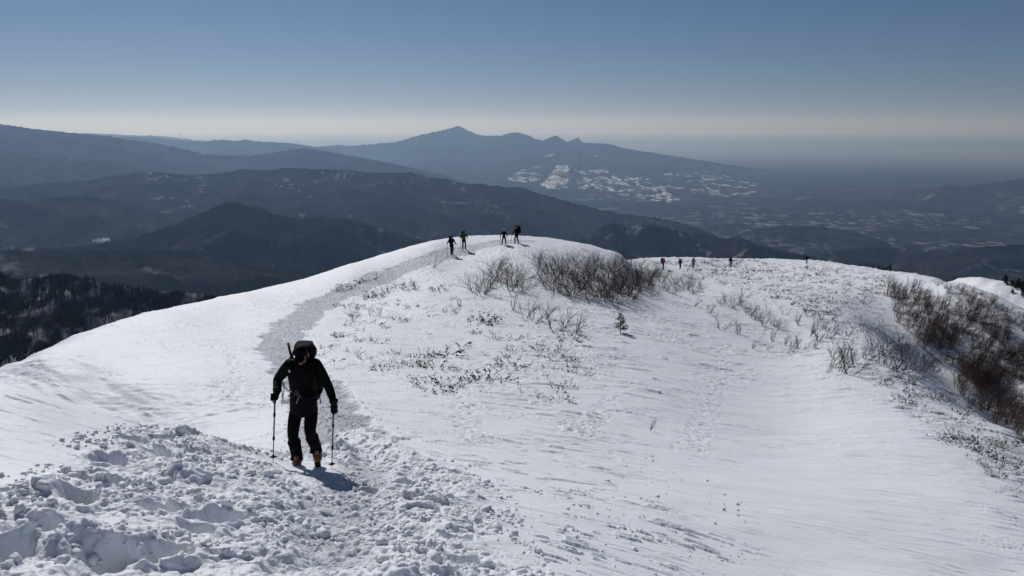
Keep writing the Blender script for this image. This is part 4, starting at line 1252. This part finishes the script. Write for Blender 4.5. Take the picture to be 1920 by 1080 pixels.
# head dress
hc = J['head']; bow = Matrix.Rotation(math.radians(32), 3, 'X')     # head bowed towards the camera
cp = MB()
cp.ellipsoid(hc + bow @ Vector((0, .012, .035)), (.090, .104, .088), bow, 20, 12, fn=lambda p: Vector((p.x, p.y, max(p.z, -.15))))
cap = child('cap', cp, JACKET, me_root)
br = MB()
br.ellipsoid(hc + bow @ Vector((0, -.120, .045)), (.070, .070, .012), bow, 16, 6, fn=lambda p: Vector((p.x, p.y, p.z - .9 * p.x * p.x)))
child('brim', br, JACKET, cap)
hr = MB(); hr.ellipsoid(hc + bow @ Vector((0, .035, -.035)), (.088, .075, .070), bow, 16, 10)
child('hair', hr, HAIR, me_root)
gl = MB()
for s_ in (-1, 1):
    gl.ellipsoid(hc + bow @ Vector((s_ * .036, -.092, -.008)), (.028, .012, .017), bow, 12, 8)
gl.tube([hc + bow @ Vector((-.09, -.02, .0)), hc + bow @ Vector((-.065, -.088, .0)), hc + bow @ Vector((0, -.104, .002)), hc + bow @ Vector((.065, -.088, .0)), hc + bow @ Vector((.09, -.02, .0))], .006, 5)
child('sunglasses', gl, LENS, me_root)
ns = MB(); ns.ellipsoid(hc + bow @ Vector((0, -.112, -.035)), (.015, .020, .026), bow, 10, 8)
child('nose', ns, SKINM, me_root)
mo = MB(); mo.ellipsoid(hc + bow @ Vector((0, -.100, -.076)), (.026, .008, .008), bow, 10, 6)
child('mouth', mo, mat('lips', (0.30, 0.09, 0.08), 0.5, 0.3), me_root)
er = MB()
for s_ in (-1, 1): er.ellipsoid(hc + bow @ Vector((s_ * .088, .0, -.02)), (.012, .020, .032), bow, 8, 6)
child('ear', er, SKINM, me_root)
# poles and gloves closed round their grips
def pole_thing(top, tip, label, group=None, colr=COPPER, thick=1.0, parts=True):
    """trekking pole from its grip top down to the tip, world positions"""
    root = empty('trekking_pole', tip); top = top - tip; d = top.normalized(); L = top.length
    s = MB(); s.tube([d * .05, d * L * .33, d * L * .34, d * L * .66, d * L * .67, d * (L - .12)], [.006 * thick, .0075 * thick, .010 * thick, .0095 * thick, .012 * thick, .011 * thick], 8)
    sh = child('shaft', s, colr, root)
    if parts:
        l = MB()
        for f in (.33, .66): l.tube([d * (L * f - .02), d * (L * f + .03)], .016 * thick, 8)
        child('clamp', l, RUBBER, sh)
    g = MB(); g.tube([d * (L - .16), d * (L - .13), d * (L - .05), d * (L - .01), d * (L + .02)], [.015 * thick, .018 * thick, .015 * thick, .021 * thick, .014 * thick], 8)
    child('grip', g, RUBBER, root)
    b = MB(); b.ellipsoid(d * .07, (.045 * thick, .045 * thick, .008), None, 12, 4); b.tube([d * .05, d * .10], .012 * thick, 6)
    child('basket', b, RUBBER, root)
    t = MB(); t.tube([Vector((0, 0, -.02)), d * .06], [.003 * thick, .006 * thick], 6)
    child('tip', t, STEEL, root)
    tag(root, label, 'trekking pole', group)
    return root, d, L
def tip_world(px, py):
    h = hit(px, py); return Vector((h[0], h[1], ground_z(h[0], h[1])))
gripL = HB + J['pL'] + Vector((0.0, -.02, .045)); gripR = HB + J['pR'] + Vector((0.0, -.02, .05))
pl, dL, _ = pole_thing(gripL, tip_world(512, 866), 'trekking pole in the near climber\'s bent arm, planted in loose snow')
pr, dR, _ = pole_thing(gripR, tip_world(622, 878), 'reddish trekking pole under the straight arm at the right, upright in the trail')
for c, d, wr, s_ in ((J['pL'], dL, J['wL'], -1), (J['pR'], dR, J['wR'], 1)):
    g = MB()
    side = Vector((1, 0, 0)); fr = d.cross(side).normalized()
    if fr.y > 0: fr = -fr
    back = -fr
    ctr = gripL - HB if s_ < 0 else gripR - HB
    ctr = ctr - d * .075
    # palm behind and outside the grip
    pal = ctr + back * .035
    g.ellipsoid(pal, (.040, .028, .052), None, 12, 8)
    g.tube([wr, mix(wr, pal, .5), pal], [.050, .044, .036], 10)
    lens = (.072, .080, .076, .062)
    for i in range(4):
        o = d * (.036 - .024 * i); L_ = lens[i]
        p0 = ctr + o + back * .022 + side * s_ * .034
        p1 = ctr + o + fr * .006 + side * s_ * .046
        p2 = ctr + o + fr * .034 + side * s_ * .030
        p3 = ctr + o + fr * .038 - side * s_ * (L_ * .25)
        p4 = ctr + o + fr * .020 - side * s_ * (L_ * .42)
        g.tube([p0, p1, p2, p3, p4], [.0145, .0140, .0130, .0120, .0085], 7)
    # thumb leaves the inner side of the palm and closes over the fingers
    g.tube([pal - side * s_ * .020 + d * .01, ctr - side * s_ * .036 + d * .030, ctr - side * s_ * .026 + fr * .028 + d * .044, ctr + fr * .040 + d * .050], [.018, .016, .014, .010], 7)
    g.tube([wr + (wr - pal).normalized() * .03, wr, mix(wr, pal, .25)], [.058, .060, .050], 12)
    child('glove', g, GLOVE, me_root)
    st = MB(); a0 = ctr + d * .07
    st.tube([a0, a0 + Vector((s_ * .035, -.02, -.03)), a0 + Vector((s_ * .055, -.02, -.09)), a0 + Vector((s_ * .03, -.01, -.15)), a0 + Vector((s_ * .005, 0, -.13))], .006, 4)
    o_ = child('wrist_strap', st, RUBBER if s_ < 0 else COPPER, pl if s_ < 0 else pr); o_.location = HB - (pl if s_ < 0 else pr).location
# climbing gear at the waist: sling, carabiners, small emblem, harness
def Qf(px, py, dy): return Q(px, py, dy)
sl = MB()
sl.tube([Qf(531, 724, -.24), Qf(534, 733, -.27), Qf(541, 740, -.27), Qf(547, 741, -.25)], .010, 5)
sl.tube([Qf(530, 724, -.23), Qf(533, 738, -.25), Qf(531, 752, -.24), Qf(529, 764, -.22)], .008, 5)
child('sling', sl, WEB, me_root)
cb = MB()
def ring(c, w_, h_, r, rot):
    P = []
    for k in range(13):
        t = 2 * math.pi * k / 12; x_, z_ = w_ * math.cos(t), h_ * math.sin(t) * (1 + .2 * math.cos(t))
        P.append(c + Vector((x_ * math.cos(rot) - z_ * math.sin(rot), 0, x_ * math.sin(rot) + z_ * math.cos(rot))))
    cb.tube(P, r, 5, cap=False)
ring(Qf(555, 744, -.24), .018, .032, .0045, -.3); ring(Qf(561, 749, -.24), .015, .028, .0045, .5)
cb.tube([Qf(562, 748, -.24), Qf(559, 756, -.24), Qf(556, 764, -.22)], .008, 5)
child('carabiner', cb, PURPLE, me_root)
hb = MB()
hb.tube([Q(545, 748, -.05), Q(553, 751, -.20), Q(570, 752, -.23), Q(588, 751, -.20), Q(597, 746, -.04)], .022, 6)
hb.tube([Q(529, 740, -.2), Q(530, 752, -.19), Q(529, 766, -.18)], .007, 4)
child('hip_belt', hb, PACK, me_root)
em = MB(); em.ellipsoid(Q(543, 703, -.255), (.014, .008, .022), None, 10, 6)
child('emblem', em, WHITEF, me_root)
# big pack
pk = empty('backpack', HB + Q(574, 745, .12))
off = Q(574, 745, .12)
lean = Matrix.Rotation(math.radians(14), 3, 'X')
def B(px, py, dy): return Q(px, py, dy) - off
m_ = MB()
m_.box(B(574, 722, .15), (.36, .24, .56), lean, .35, 6)
pb = child('pack_body', m_, PACK, pk)
m_ = MB(); m_.box(B(571, 667, .04), (.31, .25, .17), lean, .45, 6, fn=lambda q: Vector((q.x * (1 - .12 * (q.z > 0)), q.y, q.z)))
m_.box(B(570, 655, .02), (.24, .20, .07), lean, .5, 5)
child('pack_lid', m_, PACK, pk)
for s_, x0 in ((-1, 555), (1, 590)):
    m_ = MB(); m_.tube([B(x0 - 2 * s_, 680, .02), B(x0, 686, -.14), B(x0 - 2 * s_, 700, -.235), B(x0 + s_, 718, -.225), B(x0 + 5 * s_, 736, -.12)], [.022, .028, .026, .022, .014], 6)
    child('shoulder_strap', m_, PACK, pk)
    m_ = MB(); m_.box(B(574 + s_ * 24, 726, .12), (.09, .13, .30), lean, .4, 5); child('side_pocket', m_, PACK, pk)
m_ = MB(); m_.tube([B(555, 703, -.24), B(573, 706, -.26), B(590, 703, -.24)], .009, 5); child('chest_strap', m_, PACK, pk)
m_ = MB(); m_.tube([B(549, 690, .08), B(547, 676, .07), B(543, 662, .06), B(542, 656, .06)], [.018, .018, .016, .015], 8)
ax = child('tool_shaft', m_, RUBBER, pk)
m_ = MB(); m_.tube([B(542, 657, .06), B(540.5, 650, .06)], [.019, .017], 8); child('red_cap', m_, RED, ax)
m_ = MB(); m_.tube([B(600, 690, .10), B(603, 720, .10), B(600, 752, .06), B(602, 764, .05)], .008, 5); m_.tube([B(545, 676, .05), B(538, 684, -.02), B(536, 690, -.08)], .007, 5)
child('loose_strap', m_, PACK, pk)
tag(pk, 'bulky black backpack with a domed lid and red tipped tool, on the near climber', 'backpack')

# ---- smaller figures
def hiker(px, py, hpx, facing, label, jm, tm, hatm, pose, pack_label=None, packm=PACK, poles=None, group=None, pgroup=None, bootm=RUBBER):
    """facing: heading of the chest in degrees, 0 = towards the camera"""
    h = hit(px, py); x, y = h[0], h[1]; z = ground_z(x, y)
    H = hpx * dist_of(x, y, z) / FPX / 1.0
    root = empty('person', (x, y, z)); k = H / 1.75
    root.rotation_euler = (0, 0, math.radians(facing)); root.scale = (k, k, k)
    st = pose.get('stride', .25); ln = pose.get('lean', .08); sp = pose.get('spread', .12)
    V = Vector
    a = pose.get('armL', (V((-.30, -.05, 1.10)), V((-.36, -.25, .98)))); b = pose.get('armR', (V((.30, -.05, 1.10)), V((.33, -.25, .98))))
    pel = V((0, 0, .92)); wa = V((0, -.25 * ln, 1.05)); ch = V((0, -.7 * ln, 1.28)); ne = V((0, -1.2 * ln, 1.47)); hd = V((0, -1.5 * ln - .02, 1.60)); cr = V((0, -1.5 * ln - .01, 1.68))
    sL = V((-.19, -.8 * ln, 1.40)); sR = V((.19, -.8 * ln, 1.40))
    hL = V((-.09, 0, .86)); hR = V((.09, 0, .86)); kL = V((-sp * .9, -st * .5 - .05, .48)); kR = V((sp * .9, st * .25 - .06, .48)); aL = V((-sp, -st * .55, .09)); aR = V((sp, st * .55, .09))
    N = [(pel, .09), (wa, .085), (ch, .095), (ne, .055), (hd, .088), (cr, .075), (sL, .055), (a[0], .04), (a[1], .035), (sR, .055), (b[0], .04), (b[1], .035),
         (hL, .085), (kL, .055), (aL, .045), (aL + V((0, -.13, -.04)), .035), (hR, .085), (kR, .055), (aR, .045), (aR + V((0, -.13, -.04)), .035)]
    E = [(0, 1), (1, 2), (2, 3), (3, 4), (4, 5), (2, 6), (6, 7), (7, 8), (2, 9), (9, 10), (10, 11), (0, 12), (12, 13), (13, 14), (14, 15), (0, 16), (16, 17), (17, 18), (18, 19)]
    skin('body', N, E, SKINM, root, 1)
    N = [(pel - V((0, 0, .08)), .165), (wa, .15), (ch, .155), (ne - V((0, 0, .05)), .08), (sL, .08), (a[0], .062), (a[1], .050), (sR, .08), (b[0], .062), (b[1], .050)]
    E = [(0, 1), (1, 2), (2, 3), (2, 4), (4, 5), (5, 6), (2, 7), (7, 8), (8, 9)]
    skin('jacket', N, E, jm, root, 1)
    N = [(pel, .135), (hL, .105), (kL, .078), (aL, .070), (hR, .105), (kR, .078), (aR, .070)]
    skin('trousers', N, [(0, 1), (1, 2), (2, 3), (0, 4), (4, 5), (5, 6)], tm, root, 1)
    m_ = MB(); m_.ellipsoid(hd + V((0, .01, .05)), (.108, .115, .095), None, 12, 8, fn=lambda p: V((p.x, p.y, max(p.z, -.2)))); m_.ellipsoid(hd + V((0, -.10, .05)), (.08, .07, .012), None, 10, 4)
    child('hat', m_, hatm, root)
    for q in (aL, aR):
        m_ = MB(); m_.tube([q + V((0, .07, -.04)), q + V((0, 0, -.03)), q + V((0, -.12, -.05)), q + V((0, -.18, -.06))], [.045, .06, .05, .035], 8); child('boot', m_, bootm, root)
    for q, e_ in ((a[1], a[0]), (b[1], b[0])):
        m_ = MB(); dd = (q - e_).normalized(); m_.tube([q - dd * .03, q + dd * .03, q + dd * .09], [.048, .046, .03], 8); child('glove', m_, GLOVE, root)
    tag(root, label, 'person', group)
    M = Matrix.Translation(root.location) @ Matrix.Rotation(math.radians(facing), 4, 'Z') @ Matrix.Scale(k, 4)
    if pack_label:
        m_ = MB(); m_.box(ne * 0 + V((0, .24, 1.27)), (.34, .26, .60), Matrix.Rotation(math.radians(8), 3, 'X'), .4, 5)
        p = empty('backpack', M @ V((0, .2, 1.0))); p.rotation_euler = root.rotation_euler; p.scale = root.scale
        m_.v = [(v[0], v[1] - .2, v[2] - 1.0) for v in m_.v]
        child('pack_body', m_, packm, p)
        m_ = MB(); m_.box(V((0, .0, .60)), (.30, .24, .16), None, .5, 5); child('pack_lid', m_, packm, p)
        tag(p, pack_label, 'backpack', pgroup)
    if poles:
        for side, lab in poles:
            hd_ = a[1] if side < 0 else b[1]
            tw = M @ (hd_ + V((side * .06, -.16, 0))); tw.z = ground_z(tw.x, tw.y)
            pole_thing(M @ (hd_ + V((0, -.03, .06))), tw, lab, None, RUBBER, 1.6, False)
    return root

V = Vector
hiker(847, 477, 36, 25, 'hiker in black, leftmost on the knoll, one arm held out', JACKET, TROUS, JACKET, dict(stride=.45, spread=.16, armL=(V((-.38, -.12, 1.22)), V((-.55, -.30, 1.12)))),
      'dark backpack on the leftmost hiker of the knoll', poles=((-1, 'thin pole held out by the leftmost hiker on the knoll'),))
hiker(870, 468, 36, 20, 'second hiker from the left on the knoll, elbows bent, dark cap', OLIVE, TROUS, JACKET, dict(stride=.30, spread=.17, armL=(V((-.36, -.10, 1.20)), V((-.42, -.32, 1.18))), armR=(V((.34, .0, 1.16)), V((.25, -.22, 1.08)))),
      'small backpack of the second hiker from the left on the knoll', poles=((-1, 'pole in front of the second hiker from the left on the knoll'),))
hiker(945, 460, 31, 0, 'hiker with a white hat standing legs apart on the knoll', JACKET, TROUS, WHITEF, dict(stride=.16, spread=.20), 'slim backpack of the hiker with the white hat',
      poles=((-1, 'pole left of the hiker with the white hat'),))
hiker(969, 456, 35, -60, 'tallest hiker on the knoll, rightmost there, seen side on with full pack', JACKET, TROUS, JACKET, dict(stride=.22, spread=.12, lean=.12), 'full black backpack of the tallest hiker on the knoll',
      poles=((-1, 'pole of the tallest hiker on the knoll'),), bootm=DKRED)
hiker(1243, 506, 23, 40, 'far hiker in a reddish jacket, leftmost of the five on the plateau', DKRED, TROUS, RED, dict(stride=.3), 'dark pack of the hiker in the reddish jacket')
hiker(1275, 505, 20, 10, 'far hiker in dark clothes with an olive cap, second of the five', JACKET, TROUS, OLIVE, dict(stride=.25), 'dark pack of the second far hiker')
hiker(1300, 504, 21, 0, 'far hiker in a rust coloured jacket, third of five on the plateau', RUST, TROUS, JACKET, dict(stride=.25), 'olive pack of the hiker in the rust coloured jacket', OLIVE)
hiker(1370, 501, 18, 15, 'far hiker all in black beside a tuft, fourth of the five', JACKET, TROUS, JACKET, dict(stride=.2), 'black pack of the fourth far hiker')
hiker(1512, 495, 17, 0, 'smallest hiker, alone on the right skyline', JACKET, GREYF, GREYF, dict(stride=.15), 'dark pack of the lone skyline hiker')

# faint lattice masts on the far left skyline
for px, py, hp in ((338, 257, 9), (558, 270, 8), (612, 273, 7), (642, 271, 8)):
    a_, b_, t_ = ray(px, py + 2); r = 24500; zb = t_ * r; hh = hp * r / FPX
    e = empty('mast', (a_ * r, b_ * r, zb))
    m_ = MB()
    for sx in (-1, 1):
        for sy in (-1, 1): m_.tube([(sx * 9, sy * 9, -30), (sx * 2.5, sy * 2.5, hh)], [2.2, 1.6], 4)
    for i in range(6):
        z0 = hh * i / 6; w0 = 9 - 6.5 * i / 6; z1 = hh * (i + 1) / 6; w1 = 9 - 6.5 * (i + 1) / 6
        for s1 in (-1, 1): m_.tube([(-w0, s1 * w0, z0), (w1, s1 * w1, z1)], 1.2, 3); m_.tube([(w0, s1 * w0, z0), (-w1, s1 * w1, z1)], 1.2, 3)
    child('lattice', m_, STEEL, e)
    tag(e, 'faint lattice mast on the far hazy skyline left of the volcano', 'mast', 'masts on the far skyline')
